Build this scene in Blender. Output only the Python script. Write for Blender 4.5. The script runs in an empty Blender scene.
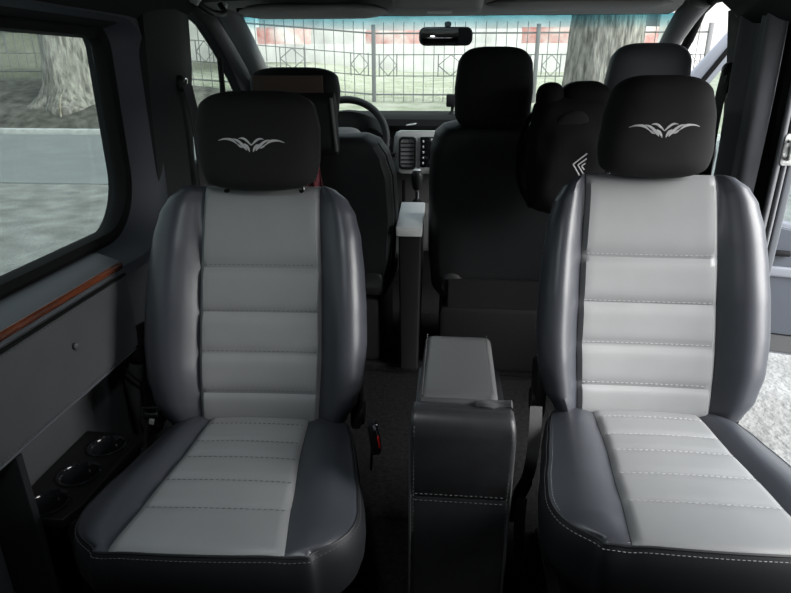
import bpy, bmesh, math, random
from mathutils import Vector, Matrix, noise
from mathutils.bvhtree import BVHTree
random.seed(7)
PI = math.pi
scn = bpy.context.scene
COL = scn.collection
WM = {}

# ------------------------------------------------------------------ materials
def mat(name, base, rough=.5, noise_scale=None, noise_amt=.25, bump=0., bump_scale=200., metallic=0., spec=.5,
        sheen=0., detail=3., base2=None, stretch=None):
    m = bpy.data.materials.new(name); m.use_nodes = True
    nt = m.node_tree; p = nt.nodes['Principled BSDF']
    p.inputs['Base Color'].default_value = (*base, 1); p.inputs['Roughness'].default_value = rough
    p.inputs['Metallic'].default_value = metallic; p.inputs['Specular IOR Level'].default_value = spec
    if sheen: p.inputs['Sheen Weight'].default_value = sheen
    tc = nt.nodes.new('ShaderNodeTexCoord'); src = tc.outputs['Object']
    if stretch:
        mp = nt.nodes.new('ShaderNodeMapping'); mp.inputs['Scale'].default_value = stretch
        nt.links.new(src, mp.inputs['Vector']); src = mp.outputs['Vector']
    if noise_scale:
        n = nt.nodes.new('ShaderNodeTexNoise'); n.inputs['Scale'].default_value = noise_scale; n.inputs['Detail'].default_value = detail
        nt.links.new(src, n.inputs['Vector'])
        r = nt.nodes.new('ShaderNodeValToRGB'); r.color_ramp.elements[0].position = .3; r.color_ramp.elements[1].position = .7
        b2 = base2 or tuple(min(1, c * (1 + noise_amt)) for c in base)
        b1 = base if base2 else tuple(c * (1 - noise_amt) for c in base)
        r.color_ramp.elements[0].color = (*b1, 1); r.color_ramp.elements[1].color = (*b2, 1)
        nt.links.new(n.outputs['Fac'], r.inputs['Fac']); nt.links.new(r.outputs['Color'], p.inputs['Base Color'])
    if bump:
        n = nt.nodes.new('ShaderNodeTexNoise'); n.inputs['Scale'].default_value = bump_scale; n.inputs['Detail'].default_value = 4
        nt.links.new(src, n.inputs['Vector'])
        b = nt.nodes.new('ShaderNodeBump'); b.inputs['Strength'].default_value = bump; b.inputs['Distance'].default_value = .002
        nt.links.new(n.outputs['Fac'], b.inputs['Height']); nt.links.new(b.outputs['Normal'], p.inputs['Normal'])
    return m

def glass(name, tint, gloss=.06, band=None):
    m = bpy.data.materials.new(name); m.use_nodes = True
    nt = m.node_tree; nt.nodes.remove(nt.nodes['Principled BSDF']); out = nt.nodes['Material Output']
    t = nt.nodes.new('ShaderNodeBsdfTransparent'); t.inputs['Color'].default_value = (*tint, 1)
    g = nt.nodes.new('ShaderNodeBsdfGlossy'); g.inputs['Roughness'].default_value = .02
    mx = nt.nodes.new('ShaderNodeMixShader'); mx.inputs['Fac'].default_value = gloss
    nt.links.new(t.outputs[0], mx.inputs[1]); nt.links.new(g.outputs[0], mx.inputs[2]); nt.links.new(mx.outputs[0], out.inputs['Surface'])
    if band:                                            # the blue sun strip baked into the top of a windscreen
        tc = nt.nodes.new('ShaderNodeTexCoord'); sx = nt.nodes.new('ShaderNodeSeparateXYZ')
        nt.links.new(tc.outputs['Object'], sx.inputs[0])
        mr = nt.nodes.new('ShaderNodeMapRange'); mr.inputs['From Min'].default_value = band[0]; mr.inputs['From Max'].default_value = band[1]
        nt.links.new(sx.outputs['Z'], mr.inputs['Value'])
        r = nt.nodes.new('ShaderNodeValToRGB'); r.color_ramp.elements[0].color = (*tint, 1); r.color_ramp.elements[1].color = (*band[2], 1)
        nt.links.new(mr.outputs[0], r.inputs['Fac']); nt.links.new(r.outputs['Color'], t.inputs['Color'])
    return m

M = dict(
    grey_leather=mat('grey_leather', (.215, .222, .225), .42, bump=.10, bump_scale=420, noise_scale=9, noise_amt=.04),
    black_leather=mat('black_leather', (.042, .046, .055), .38, bump=.10, bump_scale=420),
    border_leather=mat('border_leather', (.011, .0125, .015), .5, bump=.10, bump_scale=420),
    console_leather=mat('console_leather', (.020, .021, .023), .40, bump=.15, bump_scale=350, noise_scale=30, noise_amt=.15),
    lit_lid_leather=mat('lit_lid_leather', (.080, .081, .083), .42, bump=.15, bump_scale=350),  # console leather made paler: light from above put into the colour
    thread=mat('pale_thread', (.33, .34, .35), .7),
    dark_thread=mat('grey_thread', (.11, .115, .12), .7),
    cover=mat('headrest_cloth', (.009, .0087, .009), .85, bump=.2, bump_scale=900, spec=.3),
    embroidery=mat('silver_embroidery', (.52, .52, .52), .6, bump=.4, bump_scale=900),
    chrome=mat('chrome', (.75, .76, .78), .12, metallic=1),
    plastic=mat('black_plastic', (.010, .010, .011), .5, spec=.25, bump=.08, bump_scale=600),
    postpaint=mat('post_paint', (.11, .118, .132), .4),
    lining=mat('dark_lining', (.012, .0135, .015), .8, spec=.25, bump=.25, bump_scale=700),
    pillar=mat('pillar_trim', (.018, .019, .020), .75, spec=.3, bump=.12, bump_scale=700),
    frontpillar=mat('front_pillar_trim', (.14, .142, .144), .7, bump=.12, bump_scale=700),
    reveal=mat('window_reveal', (.040, .047, .058), .65, bump=.12, bump_scale=700),
    rubber=mat('rubber', (.005, .005, .005), .7, spec=.15),
    headliner=mat('headliner', (.050, .050, .049), .9, bump=.25, bump_scale=900),
    visor=mat('visor_vinyl', (.42, .42, .41), .75, bump=.15, bump_scale=500),
    carpet=mat('carpet', (.010, .010, .0105), .95, spec=.1, noise_scale=60, noise_amt=.5, bump=.8, bump_scale=160),
    vinyl=mat('side_vinyl', (.065, .069, .073), .5, bump=.15, bump_scale=320, noise_scale=14, noise_amt=.06),
    ledge=mat('ledge_vinyl', (.075, .082, .090), .5, bump=.15, bump_scale=320),
    wood=mat('varnished_wood', (.030, .010, .007), .22, noise_scale=30, base2=(.17, .048, .020), stretch=(1, .16, 1), detail=6),
    brown=mat('brown_cloth', (.075, .052, .038), .85),
    fabric=mat('dark_seat_fabric', (.010, .0105, .011), .75, spec=.25, bump=.2, bump_scale=700),
    lit_fabric=mat('lit_seat_fabric', (.075, .078, .084), .55, bump=.15, bump_scale=500),  # paler copy of the seat fabric: doorway light put into its colour
    back_fabric=mat('front_back_vinyl', (.012, .013, .014), .55, spec=.3, bump=.12, bump_scale=500),
    bag=mat('bag_nylon', (.005, .005, .0055), .85, bump=.4, bump_scale=120, spec=.12),
    bag_panel=mat('bag_mesh_pocket', (.012, .0115, .012), .9, bump=.4, bump_scale=300, spec=.15),
    emblem=mat('printed_grey', (.42, .42, .43), .7),
    bagcloth=mat('black_cloth', (.045, .046, .048), .8, bump=.5, bump_scale=60),
    curtain=mat('curtain_cloth', (.20, .203, .215), .75, bump=.12, bump_scale=500, sheen=.15),
    red=mat('red_cloth', (.13, .022, .032), .8, noise_scale=40, noise_amt=.4),
    redbutton=mat('red_button', (.55, .02, .015), .4),
    dash=mat('dash_soft', (.010, .0105, .011), .85, spec=.08, bump=.15, bump_scale=500),
    dashgrey=mat('dash_grey', (.095, .095, .095), .6, bump=.1, bump_scale=500),
    silver=mat('silver_plastic', (.50, .505, .51), .4),
    screen=mat('radio_glass', (.010, .011, .013), .12),
    pale=mat('pale_tag_and_lit_lid', (.60, .61, .61), .35, bump=.1, bump_scale=400),
    mirror=mat('mirror_glass', (.8, .8, .8), .03, metallic=1),
    webbing=mat('seatbelt_webbing', (.022, .022, .023), .6, bump=.3, bump_scale=900),
    greyweb=mat('grey_webbing', (.045, .045, .046), .6, bump=.3, bump_scale=900),
    paint=mat('door_paint', (.31, .325, .36), .3, metallic=.25),
    paintdark=mat('door_trim_blue', (.095, .105, .125), .5),
    seal=mat('door_seal', (.16, .165, .175), .6),
    steel=mat('greasy_steel', (.62, .62, .60), .35, metallic=.6, noise_scale=60, noise_amt=.4),
    lamp=mat('lamp_lens', (.7, .7, .68), .3),
    asphalt=mat('asphalt', (.20, .215, .215), .9, noise_scale=1.2, noise_amt=.08, bump=.3, bump_scale=40),
    kerb=mat('kerb_concrete', (.48, .49, .48), .9, noise_scale=4, noise_amt=.15),
    hazed_iron=mat('fence_iron_in_glare', (.17, .172, .175), .6),  # lighter than dark iron: windscreen glare put into the colour
    plaster=mat('white_plaster', (.50, .485, .47), .9, noise_scale=.5, base2=(.72, .71, .69)),
    redbrick=mat('red_brick', (.50, .17, .15), .9, noise_scale=.7, base2=(.78, .74, .71)),
    winglass=mat('building_glass', (.2, .23, .26), .15),
    roofing=mat('roof_sheet', (.42, .42, .42), .7),
)
M['gravel'] = mat('gravel_ground', (.14, .142, .135), .95, noise_scale=2.4, base2=(.30, .305, .295), detail=14, bump=.45, bump_scale=24)
M['gravel'].node_tree.nodes['Bump'].inputs['Distance'].default_value = .05
M['bank'] = mat('bank_soil', (.032, .030, .025), .95, noise_scale=3.5, base2=(.13, .125, .11), detail=9, bump=1., bump_scale=10)
def cover_by_place(m, other, x0, x1):
    # real ground cover changes along the bank: blend to another colour pair along world x
    nt = m.node_tree; p = nt.nodes['Principled BSDF']; src = p.inputs['Base Color'].links[0].from_socket
    tc = nt.nodes.new('ShaderNodeTexCoord'); sx = nt.nodes.new('ShaderNodeSeparateXYZ'); nt.links.new(tc.outputs['Object'], sx.inputs[0])
    n = nt.nodes.new('ShaderNodeTexNoise'); n.inputs['Scale'].default_value = 1.2; n.inputs['Detail'].default_value = 6; nt.links.new(tc.outputs['Object'], n.inputs['Vector'])
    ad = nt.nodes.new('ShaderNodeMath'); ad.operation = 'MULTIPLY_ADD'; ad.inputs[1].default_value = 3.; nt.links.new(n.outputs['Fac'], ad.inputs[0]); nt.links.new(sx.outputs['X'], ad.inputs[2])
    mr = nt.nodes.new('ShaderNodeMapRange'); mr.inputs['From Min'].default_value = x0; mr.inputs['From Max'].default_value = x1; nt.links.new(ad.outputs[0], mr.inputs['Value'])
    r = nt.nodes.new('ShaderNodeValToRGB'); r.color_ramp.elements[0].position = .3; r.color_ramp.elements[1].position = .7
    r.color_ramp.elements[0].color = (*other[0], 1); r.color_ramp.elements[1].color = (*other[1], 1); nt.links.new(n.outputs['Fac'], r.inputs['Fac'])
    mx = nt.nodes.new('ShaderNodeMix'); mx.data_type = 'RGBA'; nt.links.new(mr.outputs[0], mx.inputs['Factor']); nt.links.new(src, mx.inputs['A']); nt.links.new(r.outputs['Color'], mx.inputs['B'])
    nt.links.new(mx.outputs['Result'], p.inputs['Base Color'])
cover_by_place(M['bank'], ((.25, .275, .18), (.46, .46, .38)), -6.5, -4.)
M['lawn'] = mat('lawn_ground', (.25, .275, .18), .95, noise_scale=1.1, base2=(.48, .48, .40), detail=8, bump=.6, bump_scale=8)
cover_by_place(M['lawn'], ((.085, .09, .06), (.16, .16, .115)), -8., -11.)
M['bark'] = mat('tree_bark', (.075, .07, .062), .95, noise_scale=9, base2=(.36, .34, .305), detail=14, stretch=(1, 1, .25), bump=1., bump_scale=7)
M['bark'].node_tree.nodes['Bump'].inputs['Distance'].default_value = .12
M['tinted'] = glass('tinted_side_glass', (.60, .645, .625), .05)
M['clear'] = glass('clear_glass', (.74, .78, .77), .04)
M['screenglass'] = glass('windscreen_glass', (.80, .84, .82), .03, (1.395, 1.44, (.30, .55, .60)))

# ------------------------------------------------------------------ mesh helpers
class MB:
    def __init__(s): s.v = []; s.f = []
    def add(s, vs, fs):
        o = len(s.v); s.v += [Vector(p) for p in vs]; s.f += [tuple(i + o for i in f) for f in fs]; return s
    def box(s, c, d, bev=.004, rot=None, seg=2, taper=None):
        bm = bmesh.new(); bmesh.ops.create_cube(bm, size=1)
        for v in bm.verts:
            v.co = Vector((v.co.x * d[0], v.co.y * d[1], v.co.z * d[2]))
            if taper and v.co.z > 0: v.co.x *= taper[0]; v.co.y *= taper[1]
        if bev: bmesh.ops.bevel(bm, geom=bm.edges[:], offset=min(bev, min(d) * .45), segments=seg, profile=.5, affect='EDGES')
        mx = Matrix.Translation(c) @ (rot.to_4x4() if rot else Matrix())
        bm.verts.index_update()
        s.add([mx @ v.co for v in bm.verts], [[v.index for v in f.verts] for f in bm.faces]); bm.free(); return s
    def tube(s, pts, r, n=10, flat=1.0, up=None):
        P = [Vector(p) for p in pts]; m = len(P); rows = []
        prev = Vector(up) if up else None
        for i, p in enumerate(P):
            t = (P[min(i + 1, m - 1)] - P[max(i - 1, 0)])
            t = t.normalized() if t.length > 1e-9 else Vector((0, 0, 1))
            a = prev if prev is not None else (Vector((0, 0, 1)) if abs(t.z) < .9 else Vector((1, 0, 0)))
            b = t.cross(a); b = b.normalized() if b.length > 1e-6 else t.orthogonal().normalized()
            a = b.cross(t).normalized(); prev = a
            rr = r[i] if isinstance(r, (list, tuple)) else r
            rows.append([p + b * rr * math.cos(2 * PI * k / n) + a * rr * flat * math.sin(2 * PI * k / n) for k in range(n)])
        return s.loft(rows)
    def loft(s, rows, closed=True, caps=True):
        n = len(rows[0]); vs = [p for r in rows for p in r]; fs = []
        for j in range(len(rows) - 1):
            for i in range(n if closed else n - 1):
                k = (i + 1) % n
                fs.append((j * n + i, j * n + k, (j + 1) * n + k, (j + 1) * n + i))
        if caps and closed:
            fs.append(tuple(range(n - 1, -1, -1))); fs.append(tuple((len(rows) - 1) * n + i for i in range(n)))
        return s.add(vs, fs)
    def sheet(s, rows, thick):
        """an open grid given real thickness (offset along its own normals)"""
        nr, nc = len(rows), len(rows[0]); P = [[Vector(p) for p in r] for r in rows]; Q = []
        for j in range(nr):
            q = []
            for i in range(nc):
                du = P[j][min(i + 1, nc - 1)] - P[j][max(i - 1, 0)]; dv = P[min(j + 1, nr - 1)][i] - P[max(j - 1, 0)][i]
                nn = du.cross(dv); nn = nn.normalized() if nn.length > 1e-9 else Vector((0, 0, 1)); q.append(P[j][i] - nn * thick)
            Q.append(q)
        loops = [P[j] + Q[j][::-1] for j in range(nr)]
        return s.loft(loops)
    def lathe(s, prof, mx=Matrix(), n=24):
        return s.loft([[mx @ Vector((r * math.cos(2 * PI * k / n), r * math.sin(2 * PI * k / n), z)) for k in range(n)] for r, z in prof])
    def ell(s, c, r, e=2.5, nu=28, nv=18, rot=None):
        def sp(x, p): return math.copysign(abs(x) ** p, x)
        rows = []
        mx = Matrix.Translation(c) @ (rot.to_4x4() if rot else Matrix())
        for j in range(nv + 1):
            ph = -PI / 2 + PI * (j * .996 + .002 * nv) / nv
            cz = sp(math.sin(ph), 2 / e); cr = abs(math.cos(ph)) ** (2 / e)
            rows.append([mx @ Vector((r[0] * cr * sp(math.cos(2 * PI * k / nu), 2 / e), r[1] * cr * sp(math.sin(2 * PI * k / nu), 2 / e), r[2] * cz)) for k in range(nu)])
        return s.loft(rows)
    def prism(s, poly, mx, depth):
        n = len(poly)
        vs = [mx @ Vector((x, y, 0)) for x, y in poly] + [mx @ Vector((x, y, depth)) for x, y in poly]
        fs = [tuple(range(n - 1, -1, -1)), tuple(range(n, 2 * n))] + [(i, (i + 1) % n, n + (i + 1) % n, n + i) for i in range(n)]
        return s.add(vs, fs)
    def plate(s, outer, holes, half, bev, mx):
        """flat plate with holes and rounded edges, 2D outline mapped by mx"""
        cu = bpy.data.curves.new('outline', 'CURVE'); cu.dimensions = '2D'; cu.fill_mode = 'BOTH'
        cu.extrude = half - bev; cu.bevel_depth = bev; cu.bevel_resolution = 2; cu.offset = -bev
        for lp in [outer] + holes:
            sp = cu.splines.new('POLY'); sp.points.add(len(lp) - 1); sp.use_cyclic_u = True
            for i, (x, y) in enumerate(lp): sp.points[i].co = (x, y, 0, 1)
        o = bpy.data.objects.new('outline', cu); COL.objects.link(o)
        me = bpy.data.meshes.new_from_object(o.evaluated_get(bpy.context.evaluated_depsgraph_get()))
        s.add([mx @ v.co for v in me.vertices], [tuple(p.vertices) for p in me.polygons])
        bpy.data.objects.remove(o); bpy.data.curves.remove(cu); bpy.data.meshes.remove(me); return s
    def build(s, name, m, parent=None, world=True, smooth=True, angle=40):
        me = bpy.data.meshes.new(name)
        vs = s.v
        if parent is not None and world:
            inv = WM[parent].inverted(); vs = [inv @ v for v in vs]
        me.from_pydata([tuple(v) for v in vs], [], s.f)
        bm = bmesh.new(); bm.from_mesh(me); bmesh.ops.remove_doubles(bm, verts=bm.verts, dist=1e-6)
        bmesh.ops.recalc_face_normals(bm, faces=bm.faces)
        if smooth:
            for f in bm.faces: f.smooth = True
            for e in bm.edges:
                if len(e.link_faces) == 2 and e.calc_face_angle(0) > math.radians(angle): e.smooth = False
        bm.to_mesh(me); bm.free()
        me.materials.append(M[m] if isinstance(m, str) else m)
        o = bpy.data.objects.new(name, me); COL.objects.link(o)
        if parent is not None: o.parent = parent; WM[o] = WM[parent]
        else: WM[o] = Matrix()
        return o

def thing(name, label, cat, loc=(0, 0, 0), rz=0., group=None):
    o = bpy.data.objects.new(name, None); COL.objects.link(o); o.empty_display_size = .1
    o.location = loc; o.rotation_euler = (0, 0, rz); WM[o] = Matrix.Translation(loc) @ Matrix.Rotation(rz, 4, 'Z')
    return tag(o, label, cat, group)
def tag(o, label, cat, group=None, kind=None):
    o['label'] = label; o['category'] = cat
    if group: o['group'] = group
    if kind: o['kind'] = kind
    return o
def struct(name, mb, m, label, cat, smooth=True):
    o = mb.build(name, m, smooth=smooth); o['kind'] = 'structure'; o['label'] = label; o['category'] = cat; return o

def tab(t, x):
    if x <= t[0][0]: return t[0][1]
    for (a, b), (c, d) in zip(t, t[1:]):
        if x <= c:
            u = (x - a) / (c - a); u = u * u * (3 - 2 * u) * .5 + u * .5; return b + (d - b) * u
    return t[-1][1]
def catmull(P, n):
    P = [Vector(p) for p in P]; Q = [2 * P[0] - P[1]] + P + [2 * P[-1] - P[-2]]; out = []
    m = len(P) - 1
    for i in range(n + 1):
        t = i / n * m; k = min(int(t), m - 1); u = t - k; a, b, c, d = Q[k:k + 4]
        out.append(.5 * ((2 * b) + (c - a) * u + (2 * a - 5 * b + 4 * c - d) * u * u + (3 * b - a - 3 * c + d) * u ** 3))
    return out
def rrect(x0, y0, x1, y1, r, n=8):
    if not isinstance(r, (list, tuple)): r = [r] * 4
    out = []
    for (cx, cy, a, rr) in ((x1 - r[0], y0 + r[0], -90, r[0]), (x1 - r[1], y1 - r[1], 0, r[1]), (x0 + r[2], y1 - r[2], 90, r[2]), (x0 + r[3], y0 + r[3], 180, r[3])):
        for k in range(n + 1):
            t = math.radians(a + 90 * k / n); out.append((cx + rr * math.cos(t), cy + rr * math.sin(t)))
    return out
def dashes(mb, pts, r=.0011, dash=.0075, gap=.0045):
    P = [Vector(p) for p in pts]; L = [0]
    for a, b in zip(P, P[1:]): L.append(L[-1] + (b - a).length)
    def at(d):
        for i in range(len(P) - 1):
            if d <= L[i + 1]: return P[i].lerp(P[i + 1], (d - L[i]) / max(1e-9, L[i + 1] - L[i]))
        return P[-1]
    d = 0
    while d + dash < L[-1]:
        mb.tube([at(d), at(d + dash * .5), at(d + dash)], [r * .6, r, r * .6], n=5); d += dash + gap
    return mb
MXW = lambda x: Matrix(((0, 0, 1, x), (1, 0, 0, 0), (0, 1, 0, 0), (0, 0, 0, 1)))      # (u,v) -> (y,z) at x
MYW = lambda y: Matrix(((1, 0, 0, 0), (0, 0, 1, y), (0, 1, 0, 0), (0, 0, 0, 1)))      # (u,v) -> (x,z) at y

# ------------------------------------------------------------------ upholstered pads
NP, NB, NK = 30, 16, 10
def rnd(v):
    t = max(0, (v - .66) / .34); return max(.30, 1 - t ** 3.3) ** (1 / 3.3)
class Pad:
    """A seat pad lofted as closed loops: columns [panel | bolster | back | bolster]; every region becomes its own mesh."""
    def __init__(s, frame, H, T, width, panel, seams, expo=4., dp=.80, ds=.72, bulge=1.12, fade=None, tuft=.010, rows=84, side=.15, cave=.010, end_lo=True, crown=0., flat=False, dw=(0., 0.)):
        O, U, V, N = [Vector(q) for q in frame]     # origin, across, along, out of the seat
        s.N = N; s.rows = []; s.hs = []; s.T = T; s.frame = (O, U, V, N)
        for j in range(rows + 1):
            a = j / rows; v = .5 - .5 * math.cos(PI * a)
            v = min(max(v, 1e-4), 1 - 1e-4) * .7 + a * .3; v = min(max(v, 1e-3), 1 - 1e-3)
            t = abs(2 * v - 1); e = (1 - t ** (expo * 2)) ** (1 / expo)
            if v < .5 and not end_lo: e = max(e, .8)
            w0 = tab(width, v) * (rnd(v) if flat else 1); p = min(tab(panel, v), w0 * (.93 if flat else .9)); b = tab(fade, v) if fade else 1.; bow = .022 * v ** 4 if flat else 0
            D = T * dp
            # tufts
            tu = 0
            for lo, hi, amp in zip(seams, seams[1:], [1] * (len(seams) - 1)):
                if lo <= v <= hi:
                    q = 2 * (v - lo) / (hi - lo) - 1; tu = tuft * (1 - abs(q) ** 5)
            half = []
            for i in range(NP // 2 + 1):
                x = p * i / (NP // 2); d = D + cave * (x / p) ** 2 + crown * (1 - (x / p) ** 2)
                ef = max(0, min(1, (p - x) / .013)); d += tu * (ef ** .5) - .006 * (1 - ef) ** 2
                half.append((x, d))
            c0 = half[-1][1]
            sides = []
            for w in (w0 + dw[1], w0 + dw[0]):
                g = w - p
                K = [(p, c0), (p + .12 * g, c0 + .016 * b), (p + .46 * g, T * (.985 + (bulge - .965) * b)), (p + .82 * g, T * (.93 + .15 * b)),
                     (w, T * (.70 + .10 * b)), (w * .985, T * .40), (w * .955, T * side), (w * .90, 0)]
                if flat:                                    # a cushion: the bolster stays low and rolls over to an upright skirt
                    K = [(p, c0), (p + .08 * g, c0 + .006 * b), (p + .30 * g, c0 + .018 * b), (p + .55 * g, c0 + .016 * b), (p + .80 * g, c0 + .000), (w * .985, T * .70),
                         (w, T * .54), (w * .965, T * .24), (w * .90, 0)]
                sides.append([(q.x, q.y) for q in catmull([(x, d, 0) for x, d in K], NB)][1:])
            bo, bl = sides; tw = .90 if flat else .90; wr, wl = (w0 + dw[1]) * tw, (w0 + dw[0]) * tw
            bk = [(wr - (wr + wl) * i / NK, -.004 * math.sin(PI * i / NK)) for i in range(1, NK)]
            loop = [(-x, d) for x, d in half[::-1]] + half[1:] + bo + bk + [(-x, d) for x, d in bl[::-1]]
            und = .07 * min(1, max(0, (v - .5) / .45)) if flat else 0
            dm = T * .5
            s.hs.append(v); s.rows.append([O + U * x + V * (H * v - und * max(0, .8 - d / T) ** 1.3 - bow * (x / .25) ** 2) + N * (dm + (d - dm) * e) for x, d in loop])
        s.n = len(s.rows[0])
    def col(s, i): return [r[i] for r in s.rows]
    def row_at(s, v): return min(range(len(s.hs)), key=lambda j: abs(s.hs[j] - v))
    def region(s, c0, c1, j0=0, j1=None, caps=False):
        j1 = len(s.rows) - 1 if j1 is None else j1; n = s.n; mb = MB(); cols = list(range(c0, c1 + 1))
        rows = [[s.rows[j][c % n] for c in cols] for j in range(j0, j1 + 1)]
        mb.loft(rows, closed=False)
        if caps:
            for j in caps: mb.add(s.rows[j], [tuple(range(n))])
        return mb
    def line_v(s, c, v0, v1, off=.0008):
        return [r[c % s.n] + s.N * off for r, h in zip(s.rows, s.hs) if v0 <= h <= v1]
    def line_h(s, v, c0, c1, off=.0008):
        j = s.row_at(v); k = j if s.hs[j] >= v else j + 1; a = s.rows[k - 1]; b = s.rows[k]; u = (v - s.hs[k - 1]) / (s.hs[k] - s.hs[k - 1])
        return [a[c % s.n].lerp(b[c % s.n], u) + s.N * off for c in range(c0, c1 + 1)]
P0, P1 = 0, NP                       # panel columns
B0, B1 = NP, NP + NB                 # right bolster
K0, K1 = NP + NB, NP + NB + NK       # back
L0, L1 = K1, K1 + NB                 # left bolster (wraps to column 0)

def headrest_mesh(c, w, h, dep, lean, wt, seed=0, wr=.002, exp=3.4, nu=64, nv=40):
    """rounded cushion; c = bottom centre, wt = half-width table over height 0..1"""
    rows = []
    for j in range(nv + 1):
        a = j / nv; v = (.5 - .5 * math.cos(PI * a)) * .75 + a * .25; v = min(max(v, .002), .998)
        t = abs(2 * v - 1); e = (1 - t ** 4.6) ** (1 / 2.4); ew = (1 - t ** 9) ** (1 / 3.4)
        row = []
        for k in range(nu):
            th = 2 * PI * k / nu; cx, sy = math.cos(th), math.sin(th)
            x = math.copysign(abs(cx) ** (2 / exp), cx) * tab(wt, v) * w * ew; y = math.copysign(abs(sy) ** (2 / 2.6), sy) * dep * .5 * max(e, .03)
            q = Vector((x, y, 0)); z = v * h
            nz = noise.noise(Vector((x * 14 + seed, y * 9, z * 26))) * wr
            y += nz * (1 if y > 0 else -1) + lean * z
            row.append(Vector(c) + Vector((x, y, z)))
        rows.append(row)
    return MB().loft(rows)

def blade(mb, bvh, pts, wid, org, axU, axV, axN, lift=.0016, n=14):
    """a tapered embroidered stroke laid on a surface"""
    C = catmull([(x, y, 0) for x, y in pts], n); W = [tab([(i / (len(wid) - 1), w) for i, w in enumerate(wid)], k / n) for k in range(n + 1)]
    rows = []
    for k in range(n + 1):
        t = (C[min(k + 1, n)] - C[max(k - 1, 0)]); t.normalize(); nn = Vector((-t.y, t.x, 0)); row = []
        for sgn in (-1, 0, 1):
            q = C[k] + nn * W[k] * .5 * sgn
            start = org + axU * q.x + axV * q.y + axN * .4
            hit = bvh.ray_cast(start, -axN)
            row.append((hit[0] if hit[0] else start - axN * .4) + axN * (lift if sgn == 0 else lift * .55))
        rows.append(row)
    loops = [[r[0], r[1], r[2], r[2] - axN * .003, r[0] - axN * .003] for r in rows]
    return mb.loft(loops)

def emblem(bvh, org, axU, axV, axN, s=1.):
    mb = MB()
    L = [  # x outward, y up (metres), one wing
        ([(.080, .0045), (.066, .0085), (.048, .0075), (.034, -.002)], [.0012, .0035, .0062, .002]),
        ([(.044, .0100), (.034, .0065), (.026, .001), (.014, -.0065)], [.0015, .0050, .0058, .002]),
        ([(.030, .0110), (.020, .0115), (.011, .0065), (.000, -.004)], [.0015, .0045, .0050, .002]),
        ([(.027, -.001), (.021, -.005), (.015, -.010), (.011, -.0165)], [.002, .0062, .0060, .0015]),
        ([(.034, -.0015), (.030, -.005), (.026, -.008), (.021, -.0105)], [.0015, .0040, .0040, .001]),
        ([(.017, -.001), (.011, -.006), (.007, -.012), (.004, -.0195)], [.002, .0060, .0055, .001]),
    ]
    for pts, wid in L:
        for sg in (1, -1): blade(mb, bvh, [(x * sg * s, y * s) for x, y in pts], [w * s for w in wid], org, axU, axV, axN)
    return mb

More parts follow.
